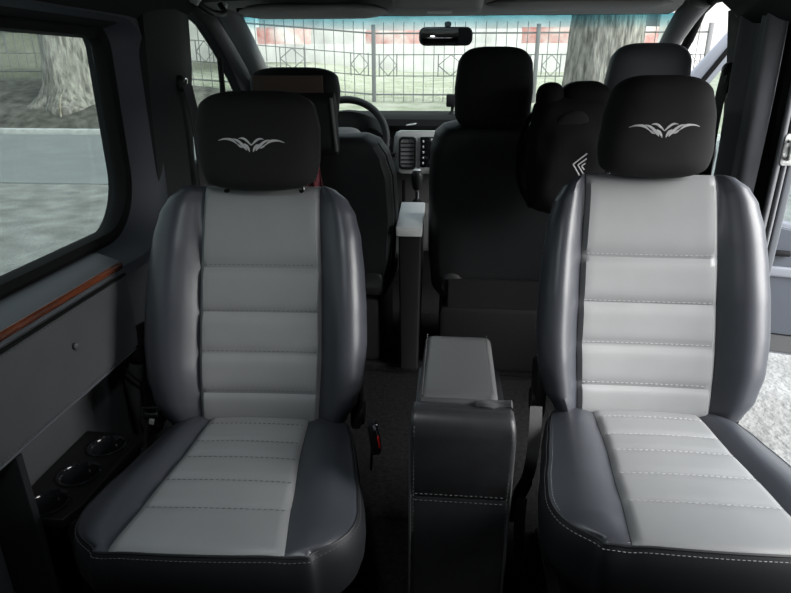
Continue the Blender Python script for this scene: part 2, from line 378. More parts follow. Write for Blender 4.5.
# ------------------------------------------------------------------ the two rear-facing seats
def lounge_seat(label, X, Yj, zj, hr, bl, lean=20., rz=0., cz=0., stitch='thread', ps=1., dw=(0., 0.), cdw=(0., 0.)):
    t = thing('van_seat', label, 'seat', (X, Yj, 0), rz, 'grey and black leather seats turned to face the rear')
    c, sn = math.cos(math.radians(lean)), math.sin(math.radians(lean))
    V = Vector((0, sn, c)); N = Vector((0, -c, sn)); T = .13
    O = Vector((0, 0, zj - .025)) - N * T * .8
    width = [(0, .215), (.05, .240), (.12, .266), (.22, .283), (.36, .291), (.5, .289), (.64, .283), (.78, .273), (.88, .258), (.94, .238), (.98, .208), (1, .180)]
    panel = [(0, .152 * ps), (.3, .160 * ps), (.6, .158 * ps), (1, .150 * ps)]
    fade = [(0, .3), (.1, .8), (.25, 1.15), (.5, 1.1), (.72, .7), (.88, .25), (1, .0)]
    sm = [.02, .155, .315, .48, .665, .985]
    pad = Pad((O, (1, 0, 0), V, N), .62 * bl, T, width, panel, sm, expo=3.6, fade=fade, bulge=1.13, tuft=.010, dp=.76, dw=dw)
    back = pad.region(K0, K1, caps=(0, len(pad.rows) - 1)).build('backrest', 'border_leather', t, world=False)
    pad.region(P0, P1).build('backrest_panel', 'grey_leather', back, world=False)['label'] = 'quilted grey leather backrest panel'
    for a, b in ((B0, B1), (L0, L1)): pad.region(a, b).build('backrest_bolster', 'black_leather', back, world=False)
    for v in sm[1:-1]: dashes(MB(), pad.line_h(v + .010, 1, NP - 1)).build('stitching', stitch, back, world=False)
    for cc in (P0 - 12, P1 + 12): dashes(MB(), pad.line_v(cc, .06, .97, .0015), r=.0010).build('stitching', stitch, back, world=False)
    for cc in (P0 - 13, P1 + 13): MB().tube(pad.line_v(cc, .03, .985, 0), .0022, n=6).build('piping', 'border_leather', back, world=False)
    for cc in (0, NP): MB().tube(pad.line_v(cc, .03, .985, -.001), .0018, n=6).build('piping', 'border_leather', back, world=False)
    # cushion
    Tc = .17; Lc = .512
    wid = [(0, .205), (.05, .222), (.2, .240), (.4, .258), (.6, .278), (.75, .286), (1, .288)]
    pan = [(0, .128), (.3, .134), (.7, .152), (1, .166)]
    fd = [(0, .5), (.2, .9), (.6, 1.0), (.85, .7), (.95, .2), (1, 0)]
    smc = [.10, .26, .39, .56, .74, .985]
    fwd = Vector((0, -1, .045)).normalized(); up = Vector((0, .045, 1)).normalized()
    cu = Pad((Vector((cz, .03, zj + .004)) - up * Tc * .8, (-1, 0, 0), fwd, up), Lc, Tc, wid, pan, smc, expo=8., fade=fd, tuft=.005, cave=.002, crown=.006, flat=True, dw=cdw)
    jf = cu.row_at(.985)
    be = NB - 7                                           # bolster top up to the piping; the skirt hangs from that edge
    row = [cu.rows[jf][c2 % cu.n] for c2 in range(L1 - be, L1 + NP + be + 1)]
    edge = [r[(L1 - be) % cu.n] for r in cu.rows[3:jf]] + row + [r[B0 + be] for r in cu.rows[jf - 1:2:-1]]
    cen = Vector((cz, -.22, zj)); m = len(edge)
    sm_e = [p.copy() for p in edge]
    for _ in range(5): sm_e = [sm_e[0]] + [(sm_e[k - 1] + sm_e[k] * 2 + sm_e[k + 1]) / 4 for k in range(1, m - 1)] + [sm_e[-1]]
    nor = []
    for k in range(m):
        tg = sm_e[min(k + 4, m - 1)] - sm_e[max(k - 4, 0)]; n2 = Vector((tg.y, -tg.x, 0)).normalized()
        nor.append(n2 if n2.dot(sm_e[k] - cen) > 0 else -n2)
    lev = [list(edge)]
    for of, dz in ((.004, -.006), (.009, -.016), (.014, -.035), (.016, -.060), (.013, -.095), (.004, -.125), (-.012, -.148), (-.040, -.162), (-.080, -.168)):
        lev.append([p + nn * of + Vector((0, 0, dz)) for p, nn in zip(sm_e, nor)])
    sk = MB(); sk.loft(lev, closed=False); sk.add(lev[-1], [tuple(range(m))])
    back_wall = [l[0] for l in lev] + [l[-1] for l in lev[::-1]]; sk.add(back_wall, [tuple(range(len(back_wall)))])
    cush = sk.build('seat_cushion', 'border_leather', t, world=False)
    cu.region(P0, P1, 0, jf).build('cushion_panel', 'grey_leather', cush, world=False)['label'] = 'grey leather cushion panel'
    cu.region(B0, B0 + be, 0, jf).build('cushion_bolster', 'black_leather', cush, world=False)
    cu.region(L1 - be, L1, 0, jf).build('cushion_bolster', 'black_leather', cush, world=False)
    MB().tube([p + Vector((0, 0, -.001)) for p in sm_e], .0028, n=6).build('piping', 'border_leather', cush, world=False)
    dashes(MB(), [p - nn * .006 + up * .0022 for p, nn in zip(sm_e, nor)], r=.0008, dash=.0055, gap=.0035).build('stitching', stitch, cush, world=False)
    dashes(MB(), [p + nn * .0062 - up * .0085 for p, nn in zip(sm_e, nor)], r=.0008, dash=.0055, gap=.0035).build('stitching', stitch, cush, world=False)
    for v in smc[:-1]: dashes(MB(), cu.line_h(v + .012, 1, NP - 1)).build('stitching', stitch, cush, world=False)
    for cc in (0, NP): MB().tube([r[cc] - up * .001 for r in cu.rows[3:jf]], .0018, n=6).build('panel_piping', 'border_leather', cush, world=False)
    # headrest with cover, posts and embroidery
    hx, hy, hz, hw, hh, lean2, wt = hr
    hm = headrest_mesh((hx, hy, hz), hw, hh, .125, lean2, wt, seed=X * 10)
    h = hm.build('headrest', 'cover', t, world=False)
    bvh = BVHTree.FromPolygons([tuple(v) for v in hm.v], hm.f)
    tilt = -.03 if X < 0 else .02
    U = Vector((math.cos(tilt), 0, math.sin(tilt))); Vv = Vector((-math.sin(tilt), 0, math.cos(tilt)))
    emblem(bvh, Vector((hx - .003, hy, hz + hh * .505)), U, Vv, Vector((0, -1, 0)), 1.0).build('emblem', 'embroidery', h, world=False)['label'] = 'silver embroidered winged emblem'
    for sx in (-.098, .100):
        MB().tube([(hx + sx, hy + .025, hz + .05), (hx + sx, hy + .030, hz - .05)], .007, n=10).build('headrest_post', 'chrome', h, world=False)
        MB().lathe([(.004, -.002), (.015, -.002), (.016, .004), (.010, .010), (.004, .011)], Matrix.Translation((hx + sx, hy + .028, hz - .014)), 16).build('post_collar', 'plastic', h, world=False)
    # seat hardware
    b = MB().box((cz, -.17, .135), (.40, .42, .245), .02)
    b.box((cz, -.17, .012), (.46, .46, .022), .006); b.build('pedestal', 'plastic', t, world=False)
    for sx in (-1, 1):
        rc = MB(); rc.box((sx * .245, .105, zj + .015), (.030, .09, .15), .012, Matrix.Rotation(-.2, 3, 'X'))
        rc.lathe([(.0, -.012), (.034, -.012), (.036, 0), (.030, .012), (.0, .013)], Matrix.Translation((sx * .255, .09, zj - .02)) @ Matrix.Rotation(PI / 2, 4, 'Y'), 24)
        rc.build('recliner_cover', 'plastic', t, world=False)
    return t

wtL = [(0, .80), (.08, .92), (.35, .99), (.62, 1.), (.85, .93), (1, .80)]
wtR = [(0, .86), (.1, .97), (.3, 1.), (.6, .96), (.85, .86), (1, .74)]
SL = lounge_seat('black and grey leather seat beside the wood-edged window ledge', -.466, 1.280, .396,
                 (.003, .205, .960, .155, .240, .07, wtL), 1.03, rz=math.radians(3), cz=.000, stitch='dark_thread', dw=(.014, -.016), cdw=(.018, 0.))
SR = lounge_seat('brighter black and grey leather seat beside the open side doorway', .506, 1.325, .440,
                 (.000, .220, .996, .135, .240, .07, wtR), 1.02, rz=math.radians(0), cz=.006, ps=1.05, dw=(-.024, .003), cdw=(0., .020))

# ------------------------------------------------------------------ armrest box between them
t = thing('armrest_box', 'tall black leather armrest box with padded lid, between the two grey seats', 'armrest', (.046, 1.03, 0))
rows = []
for k, (z, w, y0) in enumerate([(.0, .100, 1.040), (.10, .101, 1.036), (.30, .103, 1.030), (.405, .104, 1.028), (.412, .1025, 1.031), (.419, .104, 1.028), (.50, .106, 1.024), (.56, .107, 1.024), (.585, .1065, 1.029), (.598, .104, 1.040), (.604, .098, 1.052), (.606, .09, 1.062)]):
    y1 = 1.43 if z < .55 else 1.075 + (0.606 - z) * .1
    y1 = min(y1, 1.43)
    rows.append([(x + .046, y, z) for x, y in rrect(-w, y0, w, y1 if z < .50 else 1.43, .020 if z < .58 else .014, 5)])
body = MB()
low = [r for r in rows if r[0][2] <= .50]
body.loft([[Vector(p) for p in r] for r in low])
body.build('box_body', 'console_leather', t)
fr = MB(); rr = []
for z, w, y0, y1 in [(.015, .1035, 1.030, 1.09), (.30, .1045, 1.027, 1.09), (.395, .1055, 1.025, 1.09), (.402, .1045, 1.028, 1.09), (.409, .1055, 1.025, 1.09), (.48, .107, 1.021, 1.09), (.55, .108, 1.020, 1.09), (.578, .1075, 1.025, 1.09), (.593, .105, 1.034, 1.088), (.600, .101, 1.046, 1.084), (.602, .095, 1.055, 1.078)]:
    rr.append([Vector((x + .046, y + .002 * noise.noise(Vector((x * 30, z * 30, 1))), z + (.007 * math.sin(x * 38 + .6) if z > .57 else 0))) for x, y in rrect(-w, y0, w, y1, .012, 5)])
front = fr.loft(rr).build('front_pad', 'console_leather', t)
for _z in (.394, .411): dashes(MB(), [(x + .046, 1.0238, _z) for x in [-.095 + .01 * i for i in range(20)]], r=.0008, dash=.006).build('stitching', 'dark_thread', front)
for sx in (-1, 1): dashes(MB(), [(.046 + sx * .098, 1.0215, z) for z in [.31 + .01 * i for i in range(28)]], r=.0008, dash=.006).build('stitching', 'dark_thread', front)
dashes(MB(), [(.046 + .097, 1.0345, z) for z in [.02 + .01 * i for i in range(28)]]).build('side_stitching', 'thread', t)
for sx in (-1, 1): MB().tube([(.046 + sx * .1045, 1.030 if z > .3 else 1.040 - z * .03, z) for z in [.02 + .028 * i for i in range(20)]], .0035, n=8).build('edge_piping', 'lit_lid_leather', t)
lid = MB(); rr = []
for k in range(31):
    y = 1.085 + .345 * k / 30; a = min(1, min(k, 30 - k) / 4); e = math.sqrt(max(.02, 1 - (1 - a) ** 2))
    hw = .086 - .002 * k / 30; cx = .036 + .004 * k / 30; zt = .600 - .006 * math.sin(PI * k / 30) * 0
    rr.append([Vector((cx + x, y, .572 + z * e)) for x, z in rrect(-hw, -.034, hw, .034, .020, 6)])
ld = lid.loft(rr).build('padded_lid', 'lit_lid_leather', t)
for sx in (-1, 1): dashes(MB(), [(.036 + sx * .076, 1.10 + .01 * i, .6062) for i in range(32)]).build('stitching', 'dark_thread', ld)
hg = MB().box((.048, 1.092, .592), (.190, .022, .022), .009)
hg.tube([(.075 + .012 * i, 1.082 - .004 * math.sin(i), .598 + .004 * math.sin(i * 1.3)) for i in range(7)], .009, n=8)
hg.build('lid_hinge_flap', 'bagcloth', t)
MB().box((.046, 1.37, .53), (.15, .08, .07), .01).build('lid_support', 'plastic', t)

# ------------------------------------------------------------------ van shell (structure)
struct('floor', MB().box((0, 1.1, -.03), (1.90, 4.9, .06), .0), 'carpet', 'dark grey carpeted van floor', 'floor')
step = MB().box((-.1, 2.62, .02), (1.6, .60, .04), .01)
struct('trim_1', step, 'carpet', 'low carpeted step across the floor behind the front seats', 'floor step')
def ceil_rows(y0, y1, n):
    rows = []
    for j in range(n + 1):
        y = y0 + (y1 - y0) * j / n; r = []
        for k in range(41):
            x = -.97 + 1.94 * k / 40; a = abs(x) / .97; z = 1.485 - (.115 if y < 2.0 else .115 - .105 * min(1, (y - 2.0) / .10)) * max(0, (a - .62) / .38) ** 2.2
            r.append((x, y, z))
        rows.append(r)
    return rows
struct('ceiling', MB().sheet(ceil_rows(-1.3, 2.56, 30), -.03), 'headliner', 'grey fabric headliner under the van roof', 'ceiling')
# left wall with the long side window
win = rrect(.15, .795, 1.715, 1.351, [.17, .055, .06, .12], 10)
wl = MB().plate([(-1.35, -.03), (2.06, -.03), (2.06, 1.42), (-1.35, 1.42)], [win], .025, .004, MXW(-.995))
struct('wall_left', wl, 'lining', 'dark lined left van wall around the side window', 'wall')
mid = rrect(.13, .782, 1.735, 1.361, [.18, .062, .07, .13], 10)
rev = MB()
loopA = [Vector((-.966, y, z)) for y, z in rrect(.15, .795, 1.715, 1.351, [.17, .055, .06, .12], 10)]
loopB = [Vector((-.955, y, z)) for y, z in mid]
loopC = [Vector((-.905, y, z)) for y, z in rrect(.10, .755, 1.800, 1.370, [.20, .10, .10, .16], 10)]
loopD = [Vector((-.892, y, z)) for y, z in rrect(.08, .735, 1.822, 1.380, [.21, .12, .11, .17], 10)]
loopE = [Vector((-.900, y, z)) for y, z in rrect(.05, .700, 1.860, 1.405, [.2, .12, .12, .18], 10)]
loopF = [Vector((-.985, y, z)) for y, z in rrect(.03, .680, 1.875, 1.415, [.2, .12, .12, .18], 10)]
rev.loft([loopA, loopB, loopC, loopD, loopE, loopF], closed=True, caps=False)
struct('trim_2', rev, 'reveal', 'moulded blue-grey trim around the left side window', 'window trim')
gk = MB()
gk.loft([[Vector((x, y, z)) for y, z in rrect(.15 - o, .795 - o, 1.715 + o, 1.351 + o, [.17 + o, .055 + o, .06 + o, .12 + o], 10)] for x, o in ((-.950, .012), (-.944, -.002), (-.950, -.020), (-.972, -.026), (-.985, -.024))], caps=False)
struct('trim_3', gk, 'rubber', 'black rubber gasket of the left side window', 'window seal')
pane = MB().plate(rrect(.14, .785, 1.725, 1.361, [.17, .055, .06, .12], 10), [], .003, .001, MXW(-.985))
struct('window_1', pane, 'tinted', 'green tinted left side window pane', 'window')
hd = MB().loft([[Vector((x, y, z)) for x, z in ((-.99, 1.34), (-.915, 1.366), (-.895, 1.385), (-.84, 1.425), (-.80, 1.455), (-.99, 1.47))] for y in (-1.3, -.4, .4, 1.2, 1.9, 2.06)])
struct('trim_4', hd, 'lining', 'dark cant rail trim above the left window', 'roof trim')
# left B pillar
bp = MB()
rows = []
for z in [0, .3, .6, .9, 1.1, 1.25, 1.36, 1.43]:
    y0 = 1.79; y1 = 2.07 + (.03 if z > 1.2 else 0); x1 = -.885 + .025 * max(0, (z - .9) / .5)
    rows.append([Vector((x, y, z)) for x, y in ((-.975, y0), (x1 - .02, y0 + .008), (x1, y0 + .06), (x1 + .012, y0 + .16), (x1, y1 - .03), (x1 - .02, y1), (-.975, y1))])
struct('trim_5', bp.loft(rows), 'pillar', 'dark plastic trim of the left pillar behind the driver', 'pillar')
# lower left wall skins
struct('trim_6', MB().plate([(-1.2, .0), (1.78, .0), (1.78, .74), (-1.2, .74)], [], .006, .002, MXW(-.965)), 'vinyl', 'grey vinyl lower lining of the left wall', 'wall lining')
# right wall: rear part, header over the sliding door, pillar
wr = MB().plate([(-1.35, -.03), (2.20, -.03), (2.20, 1.42), (-1.35, 1.42)], [rrect(.62, .02, 1.865, 1.355, [.03, .07, .07, .03], 8)], .025, .004, MXW(.995))
struct('wall_right', wr, 'lining', 'right van wall with the sliding door opening', 'wall')
hd = MB().loft([[Vector((-x, y, z)) for x, z in ((-.99, 1.36), (-.93, 1.365), (-.90, 1.38), (-.84, 1.425), (-.80, 1.455), (-.99, 1.47))] for y in (-1.3, -.4, .4, 1.2, 1.9, 2.10)])
struct('trim_7', hd, 'lining', 'dark cant rail trim above the sliding door opening', 'roof trim')
rows = []
for z in [0, .3, .6, .9, 1.1, 1.25, 1.36, 1.43]:
    x1 = .935 - .02 * max(0, (z - .9) / .5); y1 = 2.225 + .30 * max(0, z - 1.15)
    rows.append([Vector((x, y, z)) for x, y in ((.975, 1.90), (x1 + .03, 1.905), (x1 + .01, 1.95), (x1, 2.05), (x1, y1 - .03), (x1 + .02, y1), (.975, y1 + .005))])
struct('trim_8', MB().loft(rows), 'pillar', 'dark plastic trim of the right pillar behind the curtain', 'pillar')
sl = MB()
for o, r in ((0, .009), (.024, .006)):
    sl.tube([(.962 + o * .8, 1.862 - o * .2, .05), (.962 + o * .8, 1.860 - o * .2, .6), (.962 + o * .8, 1.858 - o * .2, 1.0), (.960 + o * .8, 1.862 - o * .2, 1.25), (.957 + o * .8, 1.845 - o * .2, 1.33), (.955 + o * .8, 1.80, 1.352), (.955 + o * .8, 1.5, 1.356), (.955 + o * .8, .8, 1.356)], r, n=10)
struct('trim_9', sl, 'seal', 'grey rubber seal along the sliding door opening', 'door seal')
struct('trim_10', MB().plate([(1.855, -.02), (1.93, -.02), (1.93, 1.36), (1.855, 1.36)], [], .012, .006, MXW(1.005)), 'postpaint', 'grey painted door post edge', 'door post')
# rear wall, unseen, left windowless to dim the left seat
struct('wall_rear', MB().plate([(-1.0, -.03), (1.0, -.03), (1.0, 1.48), (-1.0, 1.48)], [], .025, .004, MYW(-1.33)), 'lining', 'rear doors of the van seen from inside', 'wall')
# front left door inside
fl = [(2.09, .92), (2.09, 1.435), (2.13, 1.448), (2.26, 1.446), (2.41, 1.40), (2.56, 1.31), (2.70, 1.20), (2.83, 1.08), (2.86, .97), (2.84, .92)]
struct('door_1', MB().plate([(2.05, 0), (3.45, 0), (3.45, 1.02), (3.3, 1.10), (2.80, 1.33), (2.55, 1.48), (2.05, 1.48)], [fl], .022, .005, MXW(-.955)), 'lining', 'closed driver door with its window', 'door')
struct('window_2', MB().plate([(2.08, .90), (2.07, 1.445), (2.13, 1.456), (2.27, 1.456), (2.43, 1.41), (2.58, 1.32), (2.72, 1.21), (2.85, 1.09), (2.88, .97), (2.85, .90)], [], .003, .001, MXW(-.965)), 'tinted', 'driver door window pane', 'window')
struct('trim_11', MB().tube([(-.935, 2.505, .92), (-.935, 2.515, 1.1), (-.935, 2.52, 1.29)], .012, n=8), 'rubber', 'black divider bar of the driver door window', 'window trim')
# windscreen and its surrounds
wsr = []
for j in range(9):
    v = j / 8; y = 2.53 + (3.42 - 2.53) * v; z = 1.445 - (1.445 - 1.03) * v ** 1.05; hw = .86 + .17 * v
    wsr.append([(hw * (-1 + 2 * k / 24), y - .10 * (abs(-1 + 2 * k / 24)) ** 2 * v, z) for k in range(25)])
struct('window_3', MB().sheet(wsr, .005), 'screenglass', 'windscreen with a blue tinted strip along its top', 'window')
ap = MB().tube([(-.875, 2.44, 1.48), (-.862, 2.50, 1.425), (-.857, 2.60, 1.36), (-.858, 2.75, 1.265), (-.878, 2.9, 1.18), (-.92, 3.1, 1.09), (-.98, 3.35, 1.0)], [.046, .045, .044, .042, .044, .05, .06], n=16)
struct('trim_12', ap, 'frontpillar', 'grey trim of the left windscreen pillar', 'pillar')
ap = MB().tube([(.875, 2.44, 1.485), (.862, 2.50, 1.44), (.858, 2.60, 1.372), (.866, 2.75, 1.275), (.89, 2.9, 1.172), (.93, 3.1, 1.09), (.98, 3.35, 1.0)], [.046, .044, .040, .038, .042, .05, .06], n=16)
struct('trim_13', ap, 'frontpillar', 'grey trim of the right windscreen pillar', 'pillar')
ap = MB().tube([(.915, 2.20, 1.470), (.915, 2.40, 1.485), (.920, 2.53, 1.450), (.925, 2.62, 1.36), (.93, 2.75, 1.27), (.95, 2.95, 1.165), (.99, 3.2, 1.06)], [.018] * 7, n=10)
struct('trim_14', ap, 'rubber', 'black rubber seal around the open passenger doorway', 'door seal')
hdr = MB().loft([[Vector((x, y, z)) for y, z in ((2.36, 1.49), (2.40, 1.462), (2.47, 1.445), (2.54, 1.440), (2.58, 1.455), (2.56, 1.50))] for x in (-.93, -.6, 0, .6, .805)])
struct('trim_15', hdr, 'visor', 'grey header rail above the windscreen', 'roof trim')
struct('wall_front', MB().plate([(-1.0, -.05), (1.0, -.05), (1.0, .98), (-1.0, .98)], [], .02, .004, MYW(3.48)), 'plastic', 'bulkhead below the windscreen', 'wall')

# ------------------------------------------------------------------ left side: ledge, tray, clutter
t = thing('window_ledge', 'grey vinyl ledge with a varnished wood edge below the left window', 'ledge', (-.87, .6, .52))
tp = MB().loft([[Vector((x, y, z)) for x, z in ((-.955, .735), (-.955, .785), (-.930, .787), (-.885, .772), (-.872, .766), (-.872, .735))] for y in [-1.1 + .2 * i for i in range(13)] + [1.455]])
tp.build('ledge_top', 'ledge', t)
wd = MB().loft([[Vector((-.871 + .008 * math.cos(a), y, .756 + .010 * math.sin(a))) for a in [2 * PI * k / 14 for k in range(14)]] for y in [-1.1 + .2 * i for i in range(13)] + [1.452]])
wd.build('wood_edge', 'wood', t)['label'] = 'red-brown varnished wood edging'
sp = MB().loft([[Vector((x + .003 * noise.noise(Vector((0, y * 6, z * 6))), y, z)) for x, z in ((-.895, .53), (-.874, .512), (-.860, .520), (-.857, .56), (-.858, .64), (-.860, .70), (-.866, .735), (-.895, .735))] for y in [-1.1 + .1 * i for i in range(26)] + [1.452]])
spo = sp.build('side_panel', 'vinyl', t)
MB().ell((-.853, 1.185, .645), (.006, .009, .009), 2, 14, 8).build('button', 'vinyl', spo)
dashes(MB(), [(-.8605, -.5 + .05 * i, .722) for i in range(40)]).build('stitching', 'dark_thread', spo); dashes(MB(), [(-.8555, -.5 + .05 * i, .526) for i in range(40)]).build('stitching', 'dark_thread', spo)
MB().tube([(-.863, y, .731) for y in (-1.1, -.3, .5, 1.0, 1.452)], .0045, n=8).build('panel_piping', 'rubber', t)
MB().tube([(-.868, y, .510) for y in (-1.1, -.3, .5, 1.0, 1.452)], .005, n=8).build('lower_piping', 'ledge', t)
tag(MB().plate([(-.958, .0), (-.862, .0), (-.858, .30), (-.862, .505), (-.958, .505)], [], .009, .003, MYW(.955)).build('divider_panel', 'lining'), 'upright dark divider panel under the ledge beside the cup holders', 'panel')
t = thing('cup_holder_tray', 'black tray with three round cup holders beside the left seat', 'cup holder', (-.865, 1.14, .0))
cups = [(-.862, 1.235, .042), (-.868, 1.120, .044), (-.878, 1.015, .040)]
holes = [[(cx + r * math.cos(2 * PI * k / 32), cy + r * math.sin(2 * PI * k / 32)) for k in range(32)] for cx, cy, r in cups]
body = MB().plate([(-.957, .968), (-.815, .968), (-.800, 1.02), (-.790, 1.28), (-.80, 1.30), (-.957, 1.30)], holes, .012, .004, Matrix.Translation((0, 0, .318)))
body.build('tray_top', 'plastic', t)
for cx, cy, r in cups:
    cp = MB().lathe([(.0, -.070), (r - .006, -.070), (r - .001, -.005), (r + .004, .000), (r + .006, .004), (r + .001, .006), (r - .004, 0), (r - .010, -.062), (.0, -.063)], Matrix.Translation((cx, cy, .330)), 32)
    cp.build('cup_well', 'screen', t)
for cx in (-.94, -.815): MB().box((cx, 1.135, .153), (.02, .30, .305), .004).build('tray_side', 'plastic', t)
# black bag hanging behind the left seat
t = thing('cloth_bag', 'crumpled black cloth bag with cords between the left seat and the pillar', 'bag', (-.86, 1.53, .0))
def crumpled(c, r, amp, seed, e=2.6):
    mb = MB().ell(c, r, e, 40, 28); C = Vector(c)
    for i, v in enumerate(mb.v):
        d = (v - C); q = Vector((v.x * 11 + seed, v.y * 11, v.z * 9))
        n = abs(noise.noise(q)) * 1.6 - .5 + .5 * noise.noise(q * 2.3); mb.v[i] = C + d * (1 + amp * n)
    return mb
crumpled((-.868, 1.53, .30), (.072, .10, .20), .16, 3).build('bag_body', 'bagcloth', t)
crumpled((-.842, 1.465, .30), (.045, .05, .075), .18, 9).build('front_pocket', 'bagcloth', t)
crumpled((-.868, 1.52, .500), (.050, .075, .055), .12, 5).build('bag_flap', 'bag_panel', t)
MB().tube(catmull([(-.80, 1.43, .40), (-.79, 1.42, .34), (-.81, 1.41, .27), (-.84, 1.405, .31), (-.85, 1.42, .42)], 24), .004, n=8).build('cord', 'rubber', t)
MB().tube(catmull([(-.90, 1.43, .46), (-.86, 1.415, .43), (-.82, 1.415, .41), (-.79, 1.43, .39)], 16), .003, n=8).build('cord', 'rubber', t)
t = thing('belt_buckle', 'shiny metal belt buckle on a black strap behind the left seat cushion', 'buckle', (-.76, 1.33, .0))
MB().tube(catmull([(-.80, 1.27, .02), (-.805, 1.28, .16), (-.795, 1.29, .30), (-.775, 1.31, .375)], 12), .016, n=8, flat=.15).build('strap', 'webbing', t)
bk = MB().plate(rrect(-.022, -.016, .022, .016, .005), [rrect(-.014, -.002, .014, .010, .003)], .002, .0008, Matrix.Translation((-.768, 1.305, .395)) @ Matrix.Rotation(math.radians(75), 4, 'X') @ Matrix.Rotation(.4, 4, 'Y'))
bk.build('tongue', 'chrome', t)
MB().box((-.745, 1.315, .375), (.022, .018, .05), .005, Matrix.Rotation(.4, 3, 'Y')).build('buckle_head', 'plastic', t)
MB().box((-.770, 1.302, .368), (.016, .003, .018), .001, Matrix.Rotation(.3, 3, 'Y')).build('label_tag', 'pale', t)

# buckle at the aisle side of the left seat, straps at the aisle side of the right seat
t = thing('buckle_stalk', 'black belt buckle with a red button on the aisle side of the left seat', 'buckle', (-.155, 1.19, 0))
MB().tube([(-.172, 1.25, .30), (-.165, 1.22, .38), (-.158, 1.205, .42)], .012, n=8, flat=.3).build('stalk', 'webbing', t)
bh = MB().box((-.156, 1.20, .425), (.022, .032, .085), .006, Matrix.Rotation(-.15, 3, 'Y')).build('buckle_head', 'plastic', t)
MB().box((-.143, 1.19, .422), (.004, .020, .030), .001, Matrix.Rotation(-.15, 3, 'Y')).build('release_button', 'redbutton', bh)
MB().box((-.150, 1.188, .452), (.012, .008, .030), .002, Matrix.Rotation(-.15, 3, 'Y')).build('metal_slot', 'chrome', bh)
t = thing('strap_and_buckle', 'grey webbing strap with a black buckle beside the right seat, next to the armrest box', 'strap', (.22, 1.25, 0))
def webbing(pts, w, th, n=24, mat_='greyweb', nm='webbing', par=None, side=(1, 0, 0)):
    C = catmull(pts, n); S = Vector(side); rows = [[p - S * w / 2, p + S * w / 2] for p in C]
    return MB().sheet(rows, th).build(nm, mat_, par)
webbing([(.222, 1.40, .02), (.212, 1.30, .20), (.222, 1.24, .31), (.232, 1.26, .40), (.236, 1.30, .47)], .030, .002, par=t)
webbing([(.20, 1.16, .02), (.205, 1.15, .12), (.200, 1.17, .20), (.205, 1.20, .27)], .026, .002, par=t, nm='loose_end')
MB().box((.208, 1.215, .290), (.030, .020, .055), .006, Matrix.Rotation(.3, 3, 'Y')).build('buckle_head', 'plastic', t)

# ------------------------------------------------------------------ belts at the pillars
t = thing('seat_belt', 'black seat belt hanging from its guide on the left pillar', 'seat belt', (-.845, 1.95, 0))
MB().ell((-.860, 1.94, 1.205), (.020, .022, .026), 2.4).build('belt_guide', 'plastic', t)
MB().lathe([(.0, 0), (.010, 0), (.010, .006), (.0, .008)], Matrix.Translation((-.842, 1.94, 1.213)) @ Matrix.Rotation(PI / 2, 4, 'Y'), 16).build('guide_bolt', 'chrome', t)
webbing([(-.838, 1.945, 1.20), (-.832, 1.965, 1.08), (-.840, 1.99, .90), (-.85, 2.01, .6), (-.86, 2.02, .1)], .046, .0025, mat_='webbing', par=t, side=(.25, .97, 0))
t = thing('seat_belt', 'black seat belt hanging from its guide on the right pillar beside the curtain', 'seat belt', (.88, 2.12, 0))
MB().ell((.892, 2.135, 1.245), (.020, .026, .024), 2.4).build('belt_guide', 'plastic', t)
MB().box((.890, 2.125, 1.205), (.022, .035, .060), .008).build('guide_shroud', 'plastic', t)
webbing([(.880, 2.125, 1.24), (.876, 2.128, 1.16), (.880, 2.14, 1.0), (.895, 2.15, .6), (.905, 2.15, .1)], .046, .0025, mat_='webbing', par=t, side=(-.25, .97, 0))

# curtain on the right pillar
rows = []
for j in range(41):
    v = j / 40; z = 1.405 - v * 1.0; r = []
    pull = 1 - .30 * math.exp(-((v - .62) / .35) ** 2) * 0 - .18 * v
    for k in range(61):
        u = k / 60; y = 1.880 + (.235 - .03 * v) * u
        ph = u * 2 * PI * 1.6 + .5 * v - 1.0
        x = .898 - .026 * math.sin(ph) * (.7 + .5 * v) - .006 * math.sin(2.7 * ph + 3 * v) + .010 * v
        r.append((x, y, z))
    rows.append(r)
t = thing('curtain', 'dark grey cloth curtain gathered in folds against the right pillar', 'curtain', (.87, 2.0, .40))
MB().sheet(rows, .002).build('curtain_cloth', 'curtain', t)
MB().tube([(.90, 1.87, 1.408), (.90, 2.0, 1.410), (.90, 2.17, 1.412)], .008, n=8).build('curtain_rail', 'plastic', t)
# latch striker at the edge of the sliding door opening
t = thing('door_latch', 'greasy metal door latch on the edge of the side door opening', 'latch', (.985, 1.848, 1.03))
MB().plate(rrect(-.022, -.045, .022, .045, .010), [], .003, .001, Matrix.Translation((.985, 1.850, 1.03)) @ Matrix.Rotation(PI / 2, 4, 'X')).build('latch_plate', 'steel', t)
MB().tube(catmull([(.978, 1.848, 1.055), (.972, 1.825, 1.052), (.972, 1.820, 1.03), (.972, 1.825, 1.008), (.978, 1.848, 1.005)], 16), .006, n=8).build('striker', 'steel', t)
MB().ell((.990, 1.838, 1.03), (.012, .012, .022), 2.6, 16, 10).build('latch_catch', 'plastic', t)

# ------------------------------------------------------------------ front seats
def front_back(name, t, frame, H, T, width, m, par_panel=None):
    p = Pad(frame, H, T, width, [(0, .12), (1, .12)], [0, 1], expo=3.6, bulge=1.02, tuft=0, cave=0, dp=.98, crown=.004)
    mb = MB().loft(p.rows); o = mb.build(name, m, t, world=False); return p, o
